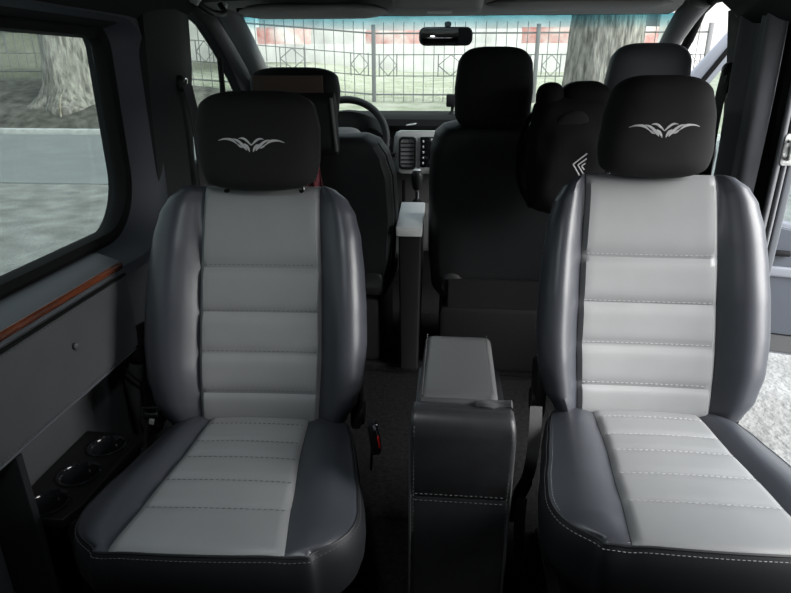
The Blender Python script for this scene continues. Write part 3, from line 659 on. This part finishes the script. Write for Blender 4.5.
# driver seat (local: y forward), slightly turned
t = thing('driver_seat', 'dark driver seat behind the steering wheel with a cloth pouch on its headrest', 'seat', (-.53, 2.28, 0), math.radians(-3))
Vb = Vector((0, -.20, .98)).normalized(); Nb = Vector((0, .98, .20)).normalized()
wd_ = [(0, .21), (.06, .235), (.2, .255), (.5, .27), (.75, .265), (.88, .245), (.95, .22), (1, .17)]
pd, back = front_back('backrest', t, ((.045, .06, .40), (-1, 0, 0), Vb, Nb), .62, .13, [(a, b * 1.06) for a, b in wd_], 'back_fabric')
for cc in (NP + 12, K1 + 3): dashes(MB(), [p_ + Vector((.0, -.001, 0)) for p_ in pd.line_v(cc, .1, .95, 0)], r=.0016, dash=.010).build('stitching', 'dark_thread', back, world=False)
for cc in (NP + 11, K1 + 4): MB().tube(pd.line_v(cc, .05, .96, 0), .003, n=6).build('piping', 'rubber', back, world=False)
h = headrest_mesh((-.03, -.02, 1.050), .165, .205, .13, -.12, [(0, .82), (.3, .95), (.6, 1.), (.85, .97), (1, .85)], seed=4, wr=.003).build('headrest', 'fabric', t, world=False)
bnd = MB().loft([[Vector((-.035 + x, -.118 - .06 * (z - 1.15) + .012 * abs(x / .13) ** 3, z)) + Vector((0, o, 0)) for x, o in [(-.125 + .0125 * k, 0) for k in range(21)] + [(.125 - .0125 * k, .012) for k in range(21)]] for z in (1.166, 1.171, 1.20, 1.222, 1.227)])
bnd.build('headrest_band', 'brown', h, world=False)['label'] = 'brown cloth band across the back of the headrest'
po = MB(); rr = []
for k in range(13):
    z = .955 + .215 * k / 12; a = min(1, min(k, 12 - k) / 2.5); e = math.sqrt(max(.04, 1 - (1 - a) ** 2))
    rr.append([Vector((-.015 + x + .10 * max(0, x) * (1.17 - z), -.108 + y * e - .10 * (z - 1.07), z)) for x, y in rrect(-.150, -.045, .150, .045, .025, 5)])
pc = po.loft(rr).build('hanging_pouch', 'fabric', h, world=False)
MB().tube([(.130 + .012 * (1.17 - z) / .2, -.150 - .10 * (z - 1.07), z) for z in (.975, 1.04, 1.10, 1.155)], .006, n=8).build('pouch_trim', 'dashgrey', pc, world=False)
for sx in (-.09, .04): MB().tube([(sx, .0, 1.06), (sx, .01, .98)], .007, n=8).build('headrest_post', 'chrome', h, world=False)
q = Pad((Vector((.045, .05, .34)), (1, 0, 0), (0, 1, .03), (0, 0, 1)), .50, .14, [(0, .22), (.1, .25), (.8, .265), (.95, .25), (1, .2)], [(0, .12), (1, .12)], [0, 1], tuft=0, cave=0)
MB().loft(q.rows).build('seat_cushion', 'back_fabric', t, world=False)
MB().box((.045, .27, .19), (.42, .42, .30), .03).build('pedestal', 'plastic', t, world=False)
# red cloth tucked beside the driver seat
rows = []
for j in range(13):
    v = j / 12
    rows.append([(-.53 + .085 * u / 10 * (.6 + .4 * v), 2.150 + .010 * math.sin(u * 1.3 + v * 4), .975 - .17 * v + .006 * math.sin(u)) for u in range(11)])
tag(MB().sheet(rows, .003).build('red_cloth', 'red'), 'small red cloth hanging from the pouch behind the driver seat', 'cloth')

# passenger bench
t = thing('passenger_bench', 'dark two-place passenger bench with two tall headrests', 'seat', (.44, 2.24, 0))
wb = [(0, .46), (.06, .49), (.3, .505), (.7, .505), (.86, .50), (.94, .485), (.975, .46), (1, .40)]
p = Pad(((0, .10, .33), (-1, 0, 0), Vb, Nb), .74, .14, wb, [(0, .40), (1, .36)], [0, 1], expo=3.6, bulge=1.02, tuft=0, cave=0, dp=.98, dw=(.025, .008))
bk = MB().loft(p.rows).build('backrest', 'back_fabric', t, world=False)
st = MB(); dashes(st, p.line_v(K1 + 5, .05, .96, 0), r=.0016, dash=.01); st.build('stitching', 'thread', bk, world=False)
pc = MB().loft([[Vector((x, y - .204 * (z - .33), z)) for x, y in rrect(-.43, .062, .03, .085, .01, 4)] for z in (.28, .29, .42, .445, .45)])
pc.build('seat_back_pocket', 'fabric', bk, world=False)
for hx, hy, hz, hw, hh, mm in ((-.290, -.005, 1.045, .136, .275, 'fabric'), (.225, -.005, 1.06, .140, .270, 'lit_fabric')):
    hm = headrest_mesh((hx, hy, hz), hw, hh, .12, -.10, [(0, .88), (.2, .98), (.5, 1.), (.8, .94), (1, .80)], seed=hx * 9, wr=.0015, exp=3.2)
    h = hm.build('headrest', mm, t, world=False)
    for sx in (-.06, .06): MB().tube([(hx + sx, hy, hz + .05), (hx + sx, hy - .005, hz - .06)], .007, n=8).build('headrest_post', 'chrome', h, world=False)
q = Pad((Vector((0, .06, .33)), (1, 0, 0), (0, 1, .03), (0, 0, 1)), .50, .14, [(0, .45), (.1, .48), (.8, .49), (.95, .46), (1, .4)], [(0, .35), (1, .35)], [0, 1], tuft=0, cave=0)
MB().loft(q.rows).build('seat_cushion', 'back_fabric', t, world=False)
MB().box((0, .27, .18), (.92, .44, .30), .03).build('pedestal', 'plastic', t, world=False)
# bag hanging between the two passenger headrests
t = thing('backpack', 'black bag with a pale angular emblem, hung between the passenger headrests', 'bag', (.39, 2.08, .8))
rr = []
for k in range(25):
    v = k / 24; z = .78 + .395 * v; w = tab([(0, .085), (.1, .12), (.5, .135), (.85, .128), (1, .118)], v); d = tab([(0, .03), (.15, .075), (.6, .085), (.9, .06), (1, .03)], v)
    e = math.sqrt(max(.05, 1 - max(0, (abs(2 * v - 1) - .8) / .2) ** 2))
    rr.append([Vector((.385 + .012 * v + w * e * math.copysign(abs(math.cos(a)) ** .75, math.cos(a)) + .006 * noise.noise(Vector((a, z * 9, 0))), 2.05 + d * e * math.copysign(abs(math.sin(a)) ** .75, math.sin(a)) + .010 * noise.noise(Vector((a * 2, z * 12, 3))), z)) for a in [2 * PI * i / 40 for i in range(40)]])
bb = MB().loft(rr); bo = bb.build('bag_body', 'bag', t)
crumpled((.322, 2.07, 1.155), (.044, .06, .056), .08, 2).build('strap_bundle', 'bag', t)
crumpled((.432, 2.07, 1.145), (.085, .06, .070), .06, 6).build('bag_top', 'bag', t)
crumpled((.39, 1.995, 1.06), (.06, .018, .065), .10, 8).build('mesh_pocket', 'bag_panel', t)
em = MB(); bvh = BVHTree.FromPolygons([tuple(v) for v in bb.v], bb.f)
def estroke(pts, w=.0042):
    for a, b in zip(pts, pts[1:]): blade(em, bvh, [a, ((a[0] + b[0]) / 2, (a[1] + b[1]) / 2), b], [w, w], Vector((.424, 2.0, .958)), Vector((1, 0, 0)), Vector((0, 0, 1)), Vector((0, -1, 0)), lift=.002, n=4)
estroke([(.014, .040), (-.025, .005), (.009, -.045), (.024, -.032)])
estroke([(.015, .024), (-.010, .003), (.012, -.027)])
estroke([(.013, .009), (.002, .000), (.012, -.012)])
em.build('emblem', 'emblem', bo)['label'] = 'pale angular nested-bracket emblem'
MB().tube(catmull([(.30, 2.06, 1.12), (.27, 2.10, 1.10), (.245, 2.14, 1.00), (.25, 2.12, .88), (.29, 2.07, .80)], 20), .012, n=8, flat=.4).build('shoulder_strap', 'bag', t)

MB().tube(catmull([(.40, 2.08, 1.16), (.47, 2.13, 1.15), (.55, 2.19, 1.10), (.60, 2.225, 1.045)], 14), .009, n=8).build('hanging_loop', 'bag', t)

# storage box between the front seats
t = thing('storage_box', 'tall black storage box with a lid coloured pale for windscreen light between the front seats', 'storage box', (-.125, 2.40, 0))
MB().loft([[Vector((-.142 + x, y, z)) for x, y in rrect(-.046 * w, 2.275, .046 * w, 2.56, .008, 3)] for z, w in ((.042, .82), (.35, .90), (.645, 1.0))]).build('box_body', 'plastic', t)
MB().box((-.145, 2.40, .672), (.102, .29, .040), .005, Matrix.Rotation(math.radians(8), 3, 'X')).build('box_lid', 'pale', t)  # tilted top catches windscreen light; that brightness is put into the lid colour

# ------------------------------------------------------------------ dashboard
t = thing('dashboard', 'dark dashboard with a silver grey centre console under the windscreen', 'dashboard', (0, 3.1, .3))
dprof = [(3.46, 1.03), (3.30, 1.038), (3.05, 1.042), (2.92, 1.040), (2.875, 1.028), (2.86, 1.00), (2.875, .975), (2.95, .965), (3.46, .90)]
MB().loft([[Vector((x, y + .07 * (abs(x) / .95) ** 2 * (1 if y < 3.3 else -1.2), z)) for y, z in dprof] for x in [-.95 + .1 * i for i in range(20)]]).build('dash_top', 'dash', t)
lprof = [(3.46, .95), (2.90, .972), (2.885, .93), (2.90, .80), (2.95, .62), (3.05, .42), (3.46, .40)]
MB().loft([[Vector((x, y + .06 * (abs(x) / .95) ** 2 * (1 if y < 3.3 else 0), z)) for y, z in lprof] for x in [-.94 + .094 * i for i in range(21)]]).build('dash_fascia', 'dashgrey', t)
rr = []
for k in range(13):
    x = -.66 + .36 * k / 12; a = math.sin(PI * k / 12) ** .5
    rr.append([Vector((x, y, z)) for y, z in ((2.80, .96), (2.80, .96 + .05 * a), (2.84, .98 + .085 * a), (2.95, .99 + .075 * a), (3.08, 1.03), (3.08, .96))])
MB().loft(rr).build('instrument_cowl', 'dash', t)
cs = MB().loft([[Vector((x, y, z)) for x, y in rrect(-.262 + i, 2.835, .11 - i, 2.95, .02, 4)] for z, i in ((.785, .030), (.795, .012), (.815, .002), (.86, 0), (.95, .006), (.972, .016), (.980, .035))])
co = cs.build('centre_console', 'silver', t)['label'] = 'silver grey centre console'
co = [o for o in t.children if o.name.startswith('centre_console')][0]
def vent(x0, x1):
    MB().plate(rrect(x0, .805, x1, .955, .02), [rrect(x0 + .010, .818, x1 - .010, .944, .014)], .008, .003, MYW(2.832)).build('vent_frame', 'plastic', co)
    v = MB().box(((x0 + x1) / 2, 2.855, .88), (x1 - x0 - .01, .02, .135), .002); v.build('vent_recess', 'rubber', co)
    s_ = MB()
    for i in range(6): s_.box(((x0 + x1) / 2, 2.836, .832 + .019 * i), (x1 - x0 - .018, .016, .003), .001, Matrix.Rotation(.5, 3, 'X'))
    s_.build('vent_slats', 'plastic', co)
vent(-.232, -.150); vent(.005, .087)
MB().box((-.072, 2.836, .885), (.120, .02, .14), .006).build('radio', 'screen', co)
bt = MB()
for i in range(5): bt.box((-.118, 2.824, .835 + .025 * i), (.008, .006, .010), .002)
bt.build('radio_buttons', 'silver', co)
MB().tube([(-.20, 2.868, 1.002), (-.17, 2.866, 1.008), (-.15, 2.872, 1.010)], .004, n=6).build('vent_handle', 'silver', co)
MB().loft([[Vector((x, y, z)) for x, y in rrect(-.26 + .012 * k, 2.72 + .02 * k, .10 - .012 * k, 3.0, .03, 4)] for k, z in enumerate((.44, .50, .56, .60, .62))]).build('gear_console', 'dashgrey', t)
MB().box((-.21, 2.86, .69), (.016, .02, .12), .003).build('console_rib', 'rubber', t)
kb = MB()
for i in range(3): kb.lathe([(.0, 0), (.020, 0), (.018, .014), (.0, .016)], Matrix.Translation((-.06 + .05 * i, 2.825, .79)) @ Matrix.Rotation(PI / 2, 4, 'X'), 20)
kb.build('heater_knobs', 'plastic', co)
t = thing('gear_lever', 'gear lever with a pale-topped knob in front of the storage box', 'gear lever', (-.135, 2.68, .60))
MB().lathe([(.0, 0), (.042, 0), (.038, .02), (.030, .05), (.020, .075), (.010, .085), (0, .086)], Matrix.Translation((-.137, 2.70, .61)), 20).build('boot', 'rubber', t)
MB().tube([(-.137, 2.70, .66), (-.138, 2.69, .76)], .009, n=10).build('shaft', 'chrome', t)
kn = MB().lathe([(.0, 0), (.014, 0), (.020, .012), (.026, .045), (.027, .065), (.022, .082), (.012, .090), (.0, .092)], Matrix.Translation((-.138, 2.69, .735)), 24).build('knob', 'plastic', t)
MB().lathe([(.0, 0), (.018, -.001), (.014, .004), (.0, .006)], Matrix.Translation((-.138, 2.69, .824)), 20).build('knob_cap', 'silver', kn)
# steering wheel
t = thing('steering_wheel', 'black steering wheel in front of the driver seat', 'steering wheel', (-.475, 2.74, .945))
mx = Matrix.Translation((-.475, 2.74, .945)) @ Matrix.Rotation(math.radians(-28), 4, 'X')   # local x right, z up, y towards the dash
rim = MB(); rim.tube([mx @ Vector((.195 * math.cos(a), 0, .195 * math.sin(a))) for a in [2 * PI * k / 64 for k in range(65)]], .0165, n=12); rim.build('rim', 'plastic', t)
MB().ell(mx @ Vector((0, .03, -.005)), (.085, .045, .075), 3, rot=mx.to_3x3()).build('hub', 'dashgrey', t)
for a in (0, PI, -PI / 2 - .5, -PI / 2 + .5):
    MB().tube([mx @ Vector((r * math.cos(a), .03 * (1 - r / .19), r * math.sin(a))) for r in (.05, .10, .15, .19)], [.026, .02, .016, .014], n=10, flat=.5).build('spoke', 'plastic', t)
MB().tube([mx @ Vector((0, .04, 0)), mx @ Vector((0, .16, -.02))], [.04, .045], n=16).build('column', 'plastic', t)
MB().tube([mx @ Vector((.05, .08, .0)), mx @ Vector((.21, .06, -.04)), mx @ Vector((.235, .055, -.045))], [.008, .007, .012], n=8).build('stalk', 'plastic', t)
# small camera on the dash
t = thing('dash_camera', 'small black box standing on the dashboard top beside the middle headrest', 'dash camera', (.01, 3.05, 1.043))
MB().box((.012, 3.05, 1.105), (.062, .045, .060), .008).build('camera_body', 'plastic', t)
MB().lathe([(.0, 0), (.022, 0), (.018, .008), (.008, .012), (.008, .036), (0, .036)], Matrix.Translation((.012, 3.05, 1.043)), 18).build('stand', 'plastic', t)

# ------------------------------------------------------------------ roof fittings
t = thing('rear_view_mirror', 'black framed interior mirror hanging at the top of the windscreen', 'mirror', (-.026, 2.62, 1.42))
MB().loft([[Vector((-.026 + x, 2.618 + y, 1.372 + z)) for x, z in rrect(-.108 * s_, -.036 * s_, .108 * s_, .034 * s_, .026 * s_, 6)] for y, s_ in ((.0, .97), (.004, 1.), (.014, 1.), (.03, .9), (.04, .6))]).build('housing', 'plastic', t)
MB().plate(rrect(-.100, -.030, .100, .028, .022, 6), [], .0015, .0005, Matrix.Translation((-.026, 2.617, 1.372)) @ Matrix.Rotation(PI / 2, 4, 'X') @ Matrix.Rotation(.05, 4, 'Y')).build('mirror_glass', 'mirror', t)
MB().tube([(-.02, 2.65, 1.38), (-.018, 2.645, 1.405), (-.018, 2.632, 1.418)], [.012, .010, .014], n=10).build('mount', 'plastic', t)
t = thing('sun_visor', 'thick grey sun visor folded up above the driver side of the windscreen', 'visor', (-.5, 2.33, 1.45))
def roll(x0, x1, y, z, ry, rzz, n=15):
    rr = []
    for k in range(n):
        x = x0 + (x1 - x0) * k / (n - 1); a = min(1, min(k, n - 1 - k) / 2.5); e = math.sqrt(max(.05, 1 - (1 - a) ** 2))
        rr.append([Vector((x, y + ry * e * math.copysign(abs(math.cos(q)) ** .8, math.cos(q)), z + rzz * e * math.copysign(abs(math.sin(q)) ** .8, math.sin(q)))) for q in [2 * PI * i / 20 for i in range(20)]])
    return MB().loft(rr)
roll(-.77, -.235, 2.33, 1.442, .075, .024).build('visor_pad', 'visor', t)
MB().tube([(-.79, 2.35, 1.450), (-.5, 2.36, 1.452)], .007, n=8).build('pivot_rod', 'plastic', t)
t = thing('sun_visor', 'grey sun visor folded up above the passenger side of the windscreen', 'visor', (.4, 2.33, 1.46))
roll(.115, .745, 2.33, 1.459, .075, .019).build('visor_pad', 'visor', t)
MB().tube([(.45, 2.36, 1.462), (.74, 2.35, 1.460)], .007, n=8).build('pivot_rod', 'plastic', t)
t = thing('roof_console', 'grey roof console with a lamp between the two sun visors', 'roof lamp', (-.05, 2.30, 1.45))
MB().loft([[Vector((-.05 + x, y, z)) for x, y in rrect(-.15 * q, 2.14 + i, .15 * q, 2.41 - i, .035, 5)] for z, q, i in ((1.428, .90, .02), (1.434, .97, .006), (1.46, 1.0, 0), (1.484, 1., 0))]).build('console_body', 'visor', t)
MB().box((-.045, 2.20, 1.429), (.085, .05, .012), .005).build('lamp_lens', 'lamp', t)
t = thing('grab_handle', 'dark grab handle with pale hinge covers above the driver door', 'handle', (-.80, 2.12, 1.44))
MB().tube(catmull([(-.80, 1.99, 1.458), (-.785, 2.00, 1.432), (-.78, 2.06, 1.420), (-.78, 2.14, 1.420), (-.785, 2.20, 1.432), (-.80, 2.21, 1.458)], 24), .011, n=10).build('grip', 'plastic', t)
for yy in (1.985, 2.215): MB().box((-.795, yy, 1.450), (.03, .022, .03), .006, Matrix.Rotation(.5, 3, 'Y')).build('hinge_cover', 'silver', t)
# added fill lamp, out of view on the headliner, brightens the left cushion
for lx, lab in ((-.22, 'added round fill lamp on the headliner above the left seat'),):
    t = thing('added_fill_lamp', lab, 'lamp', (lx, .62, 1.48))
    MB().lathe([(.0, 0), (.085, 0), (.088, -.006), (.080, -.016), (.066, -.018), (.064, -.012), (.0, -.010)], Matrix.Translation((lx, .62, 1.484)), 32).build('lamp_rim', 'plastic', t)
    MB().lathe([(.0, -.014), (.062, -.012), (.058, -.017), (.0, -.020)], Matrix.Translation((lx, .62, 1.484)), 32).build('lamp_lens', 'lamp', t)

# ------------------------------------------------------------------ open passenger door
HX, HY, AN = 1.00, 3.36, math.radians(-14)
t = thing('passenger_door', 'blue-grey passenger door standing open outside the right front doorway', 'car door', (HX, HY, -.30))
DM = Matrix.Translation((HX, HY, 0)) @ Matrix.Rotation(AN, 4, 'Z') @ Matrix(((1, 0, 0, 0), (0, 0, 1, 0), (0, 1, 0, 0), (0, 0, 0, 1)))
outer = [(.0, -.22), (1.06, -.22), (1.10, -.1), (1.10, 1.30), (1.06, 1.42), (.98, 1.47), (.44, 1.47), (.36, 1.44), (.10, 1.09), (.0, .95)]
hole = [(.12, .98), (.20, 1.02), (.42, 1.375), (.47, 1.40), (.96, 1.40), (1.03, 1.33), (1.03, .52), (.95, .48), (.20, .62), (.12, .70)]
MB().plate(outer, [hole], .035, .012, DM).build('door_shell', 'paint', t)
MB().plate([(a, b) for a, b in hole], [], .003, .001, DM @ Matrix.Translation((0, 0, .0))).build('door_glass', 'clear', t)
D2 = DM @ Matrix.Translation((0, 0, -.045))
MB().plate([(.08, -.09), (1.02, -.09), (1.03, .44), (.92, .46), (.20, .58), (.12, .56)], [], .016, .006, D2).build('door_card', 'paintdark', t)
MB().plate(rrect(.15, .230, .98, .285, .02), [], .03, .010, D2).build('armrest', 'paint', t)
MB().plate(rrect(.06, -.20, 1.06, -.10, .01), [], .012, .004, D2 @ Matrix.Translation((0, 0, .004))).build('sill_strip', 'dashgrey', t)
MB().tube([DM @ Vector((a, b, -.036)) for a, b in ((.10, 1.0), (.19, 1.075), (.405, 1.42), (.46, 1.435), (.98, 1.435), (1.065, 1.33), (1.065, .3))], .012, n=8).build('door_seal', 'rubber', t)
MB().box(DM @ Vector((.75, .36, -.075)), (.12, .03, .03), .01, Matrix.Rotation(AN, 3, 'Z')).build('inner_handle', 'plastic', t)
# exterior mirror beyond the driver door glass
t = thing('door_mirror', 'black exterior mirror outside the driver door window', 'mirror', (-1.02, 2.98, .95))
MB().ell((-1.12, 2.98, .98), (.085, .05, .10), 3).build('housing', 'plastic', t)
MB().tube([(-.98, 3.0, .93), (-1.06, 2.99, .95)], [.03, .025], n=10, flat=.6).build('arm', 'plastic', t)

# ------------------------------------------------------------------ outdoors
G = -.55
def slope(x, y):
    if y < 16.4: return G
    u = y - 16.4
    z = -.42 + tab([(0, 0), (1.2, .22), (2.6, .38), (5, .48), (10, .66), (30, 1.25), (60, 1.6)], u)
    z += .75 * min(1, max(0, (-x - 3.5) / 8)) * min(1, u / 4)
    sm_ = lambda q: q * q * (3 - 2 * q)
    z += 6.5 * sm_(min(1, max(0, (-x - 10.8 - .52 * (y - 21)) / 3))) * sm_(min(1, max(0, (y - 21.6) / 16)))
    return z
def terrain(x0, x1, nx, y0, y1, ny, f, rough):
    rows = []
    for j in range(ny + 1):
        y = y0 + (y1 - y0) * j / ny
        rows.append([(x0 + (x1 - x0) * i / nx, y, f(x0 + (x1 - x0) * i / nx, y) + rough * noise.noise(Vector(((x0 + (x1 - x0) * i / nx) * 1.7, y * 1.7, 0)))) for i in range(nx + 1)])
    return MB().sheet(rows, -.10)
struct('ground', terrain(-24, 16, 120, -8, 9.1, 60, lambda x, y: G - .01, .02), 'gravel', 'pale rutted gravel beside the van', 'ground')
struct('road', MB().sheet([[(-45, y, G + .005), (-20, y, G + .012), (0, y, G + .012), (30, y, G + .005)] for y in (8.9, 11, 14, 15.9)], -.1), 'asphalt', 'smooth grey road crossing beyond the gravel', 'road')
struct('trim_16', MB().box((-8, 16.25, G + .08), (74, .28, .30), .03), 'kerb', 'pale concrete kerb along the far side of the road', 'kerb')
struct('trim_17', MB().box((-8, 15.35, G + .0), (74, 1.5, .06), .02), 'bank', 'dark dirt strip in the gutter along the kerb', 'gutter')
struct('terrain_bank', terrain(-30, 24, 150, 16.35, 21.6, 30, slope, .05), 'bank', 'bare soil bank rising behind the kerb', 'bank')
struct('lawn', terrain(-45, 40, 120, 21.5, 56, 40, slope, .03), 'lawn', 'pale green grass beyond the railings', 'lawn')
# grass blades, uncountable
gm = MB()
for i in range(9000):
    x = random.uniform(-9, 8); y = 21.7 + random.random() ** 1.5 * 12; z = slope(x, y); h = random.uniform(.08, .22); a = random.random() * PI; w = .015
    lx, ly = random.uniform(-.08, .08), random.uniform(-.08, .08)
    gm.add([(x - w * math.cos(a), y - w * math.sin(a), z - .02), (x + w * math.cos(a), y + w * math.sin(a), z - .02), (x + lx, y + ly, z + h)], [(0, 1, 2)])
M['grass'] = mat('grass_blades', (.25, .30, .16), .9, noise_scale=2, base2=(.45, .46, .32))
tag(gm.build('grass', 'grass', smooth=False), 'tufts of short grass on the lawn behind the railings', 'grass', kind='stuff')
# leaf litter on the bank
lm = MB()
for i in range(5000):
    x = random.uniform(-19, 6); y = random.uniform(16.5, 21.4); z = slope(x, y) + .03; a = random.random() * 6.3; s_ = random.uniform(.02, .06)
    lm.add([(x + s_ * math.cos(a), y + s_ * math.sin(a), z), (x + s_ * .6 * math.cos(a + 1.6), y + s_ * .6 * math.sin(a + 1.6), z + .02), (x - s_ * math.cos(a), y - s_ * math.sin(a), z), (x + s_ * .6 * math.cos(a - 1.6), y + s_ * .6 * math.sin(a - 1.6), z + .015)], [(0, 1, 2, 3)])
M['litter'] = mat('dry_leaves', (.17, .15, .11), .9, noise_scale=3, base2=(.33, .31, .26))
tag(lm.build('fallen_leaves', 'litter', smooth=False), 'dry leaves scattered over the soil bank by the kerb', 'leaves', kind='stuff')

# fence
FY = 21.5
t = thing('railing_fence', 'dark iron railing fence with diamond ornaments across the view', 'fence', (-2.7, FY, .1))
posts = [-18.7, -13.35, -8.0, -2.62, 2.80, 8.2]
for px in posts:
    zb = slope(px, FY); MB().box((px, FY, zb + 1.22), (.13, .13, 2.65), .01).build('post', 'hazed_iron', t)
for a, b in zip(posts, posts[1:]):
    pm = MB(); zb = (slope(a, FY) + slope(b, FY)) / 2; zt = zb + 2.25
    sl_ = (slope(b, FY) - slope(a, FY)) / (b - a)
    def zz(x): return slope(a, FY) + sl_ * (x - a)
    n = 16
    for i in range(1, n):
        x = a + (b - a) * i / n; pm.tube([(x, FY, zz(x) + .12), (x, FY, zz(x) + 2.62)], .015, n=6)
    pm.build('bar_panel', 'hazed_iron', t)
    rl = MB()
    for dz in (.35, .95 + .0, 1.62, 2.28): rl.tube([(a, FY + .02, zz(a) + dz), (b, FY + .02, zz(b) + dz)], .030 if dz in (.35, 2.28) else .018, n=6)
    rl.build('rails', 'hazed_iron', t)
    for f_, s_ in ((.09, .30), (.48, .42), (.91, .30)):
        x = a + (b - a) * f_; z0 = zz(x) + 1.285; dm = MB()
        dm.tube([(x - s_, FY - .03, z0), (x, FY - .03, z0 + .33), (x + s_, FY - .03, z0), (x, FY - .03, z0 - .33), (x - s_, FY - .03, z0)], .018, n=6)
        for sx in (-s_, s_): dm.tube([(x + sx, FY - .03, z0 - .36), (x + sx, FY - .03, z0 + .36)], .02, n=6)
        dm.build('diamond_ornament', 'hazed_iron', t)

def tree(label, x, y, r0, H, seed, flare):
    t = thing('tree', label, 'tree', (x, y, slope(x, y) - .1))
    z0 = slope(x, y) - .60; rows = []; n = 72
    for j in range(41):
        v = j / 40; z = z0 + H * v ** 1.3; hh = max(0, z - z0 - .40)
        rad = r0 * (1 - .28 * v) * (1 + flare * math.exp(-hh / .45)); row = []
        for k in range(n):
            a = 2 * PI * k / n; q = Vector((math.cos(a) * 1.8 + seed, math.sin(a) * 1.8, z * .25))
            rid = .12 * noise.noise(q * 1.3) + .05 * noise.noise(q * 4.5) + .10 * math.exp(-hh / .6) * math.sin(a * 5 + seed)
            rr = rad * (1 + rid); row.append(Vector((x + rr * math.cos(a) + .10 * math.sin(z * .5 + seed), y + rr * math.sin(a), z)))
        rows.append(row)
    MB().loft(rows).build('trunk', 'bark', t)
    top = Vector((x, y, z0 + H - .4))
    for i in range(4):
        a = i * 1.6 + seed; d = Vector((math.cos(a), math.sin(a), 1.2))
        MB().tube(catmull([top, top + d * .8, top + d * 1.8 + Vector((0, 0, .5)), top + d * 2.8 + Vector((0, 0, 1.4))], 10), [r0 * .5 * (1 - .07 * k) for k in range(11)], n=12).build('branch', 'bark', t)
    return t
tr = tree('big grey tree trunk seen through the left side window', -11.75, 18.6, .80, 8, 1.3, .65)
tree('thick grey tree trunk seen through the windscreen behind the hanging bag', 4.32, 18.3, 1.12, 9, 4.1, .3)
tag(MB().tube(catmull([(-11.35, 17.45, .55), (-11.38, 17.35, .35), (-11.32, 17.2, .10), (-11.28, 17.1, -.1)], 12), [.02, .025, .03, .03] * 3 + [.03], n=8).build('fallen_stick', 'litter'), 'pale bare stick leaning at the foot of the left tree', 'stick')
# building beyond the lawn
t = thing('building', 'long white and red brick building beyond the lawn', 'building', (0, 50, 1.0))
MB().box((0, 52, 1.6), (90, .6, 3.0), .02).build('plinth_wall', 'plaster', t)
for i, (a, b, z0, z1, m_) in enumerate([(-40, -16, 3.1, 9, 'plaster'), (-16, -11.5, 3.1, 4.4, 'redbrick'), (-11.5, -7, 3.1, 4.2, 'plaster'), (-7, 1.0, 3.1, 4.1, 'redbrick'), (1, 5.5, 3.1, 4.2, 'plaster'), (5.5, 16, 3.1, 4.3, 'redbrick'), (16, 45, 3.1, 9, 'plaster')]):
    MB().box(((a + b) / 2, 52.5, (z0 + z1) / 2), (b - a, .8, z1 - z0), .02).build('wall_panel', m_, t)
MB().box((0, 54, 6.8), (44, 1.5, 5.6), .02).build('upper_wall', 'plaster', t)
MB().box((0, 54, 10.2), (95, 5, .5), .05).build('roof', 'roofing', t)
for i in range(6):
    x = -14 + 5.4 * i; w = MB().plate(rrect(x - .8, 5.3, x + .8, 7.6, .02), [rrect(x - .7, 5.4, x + .7, 7.5, .01)], .08, .01, MYW(53.2)).build('window_frame', 'plaster', t)
    MB().plate(rrect(x - .72, 5.38, x + .72, 7.52, .01), [], .02, .005, MYW(53.22)).build('pane', 'winglass', w)

# ------------------------------------------------------------------ light
w = bpy.data.worlds.new('overcast'); scn.world = w; w.use_nodes = True
nt = w.node_tree; bg = nt.nodes['Background']
tc = nt.nodes.new('ShaderNodeTexCoord'); sx = nt.nodes.new('ShaderNodeSeparateXYZ'); nt.links.new(tc.outputs['Generated'], sx.inputs[0])
rp = nt.nodes.new('ShaderNodeValToRGB'); nt.links.new(sx.outputs['Z'], rp.inputs['Fac'])
rp.color_ramp.elements[0].position = 0.; rp.color_ramp.elements[0].color = (.92, .95, 1, 1)
rp.color_ramp.elements[1].position = .8; rp.color_ramp.elements[1].color = (.80, .88, 1, 1)
nt.links.new(rp.outputs['Color'], bg.inputs['Color']); bg.inputs['Strength'].default_value = 1.15
s = bpy.data.lights.new('sun', 'SUN'); s.energy = 6.8; s.angle = math.radians(50); s.color = (1, .98, .96)
so = bpy.data.objects.new('sun', s); COL.objects.link(so)
d = Vector((-.80, .32, -.50)).normalized(); so.rotation_euler = d.to_track_quat('-Z', 'Y').to_euler(); so.location = (6, -5, 6)
l = bpy.data.lights.new('added_fill_light', 'AREA'); l.shape = 'DISK'; l.size = .12; l.energy = 2.0; l.color = (.92, .97, 1)  # added fill for the left cushion, no known source there
lo = bpy.data.objects.new('added_fill_light', l); COL.objects.link(lo); lo.location = (-.22, .62, 1.462)

# ------------------------------------------------------------------ camera
cam = bpy.data.cameras.new('camera'); cam.sensor_width = 36; cam.lens = 594 / 791 * 36; cam.clip_start = .02; cam.clip_end = 300
co = bpy.data.objects.new('camera', cam); COL.objects.link(co); scn.camera = co
co.location = (0, 0, 1.25); co.rotation_euler = (math.radians(90 - 21), 0, math.radians(5))
scn.view_settings.view_transform = 'Standard'; scn.view_settings.look = 'None'; scn.view_settings.gamma = 1
scn.view_settings.use_curve_mapping = False; scn.view_settings.exposure = .7
scn.cycles.max_bounces = 8; scn.cycles.transparent_max_bounces = 12; scn.cycles.use_denoising = True
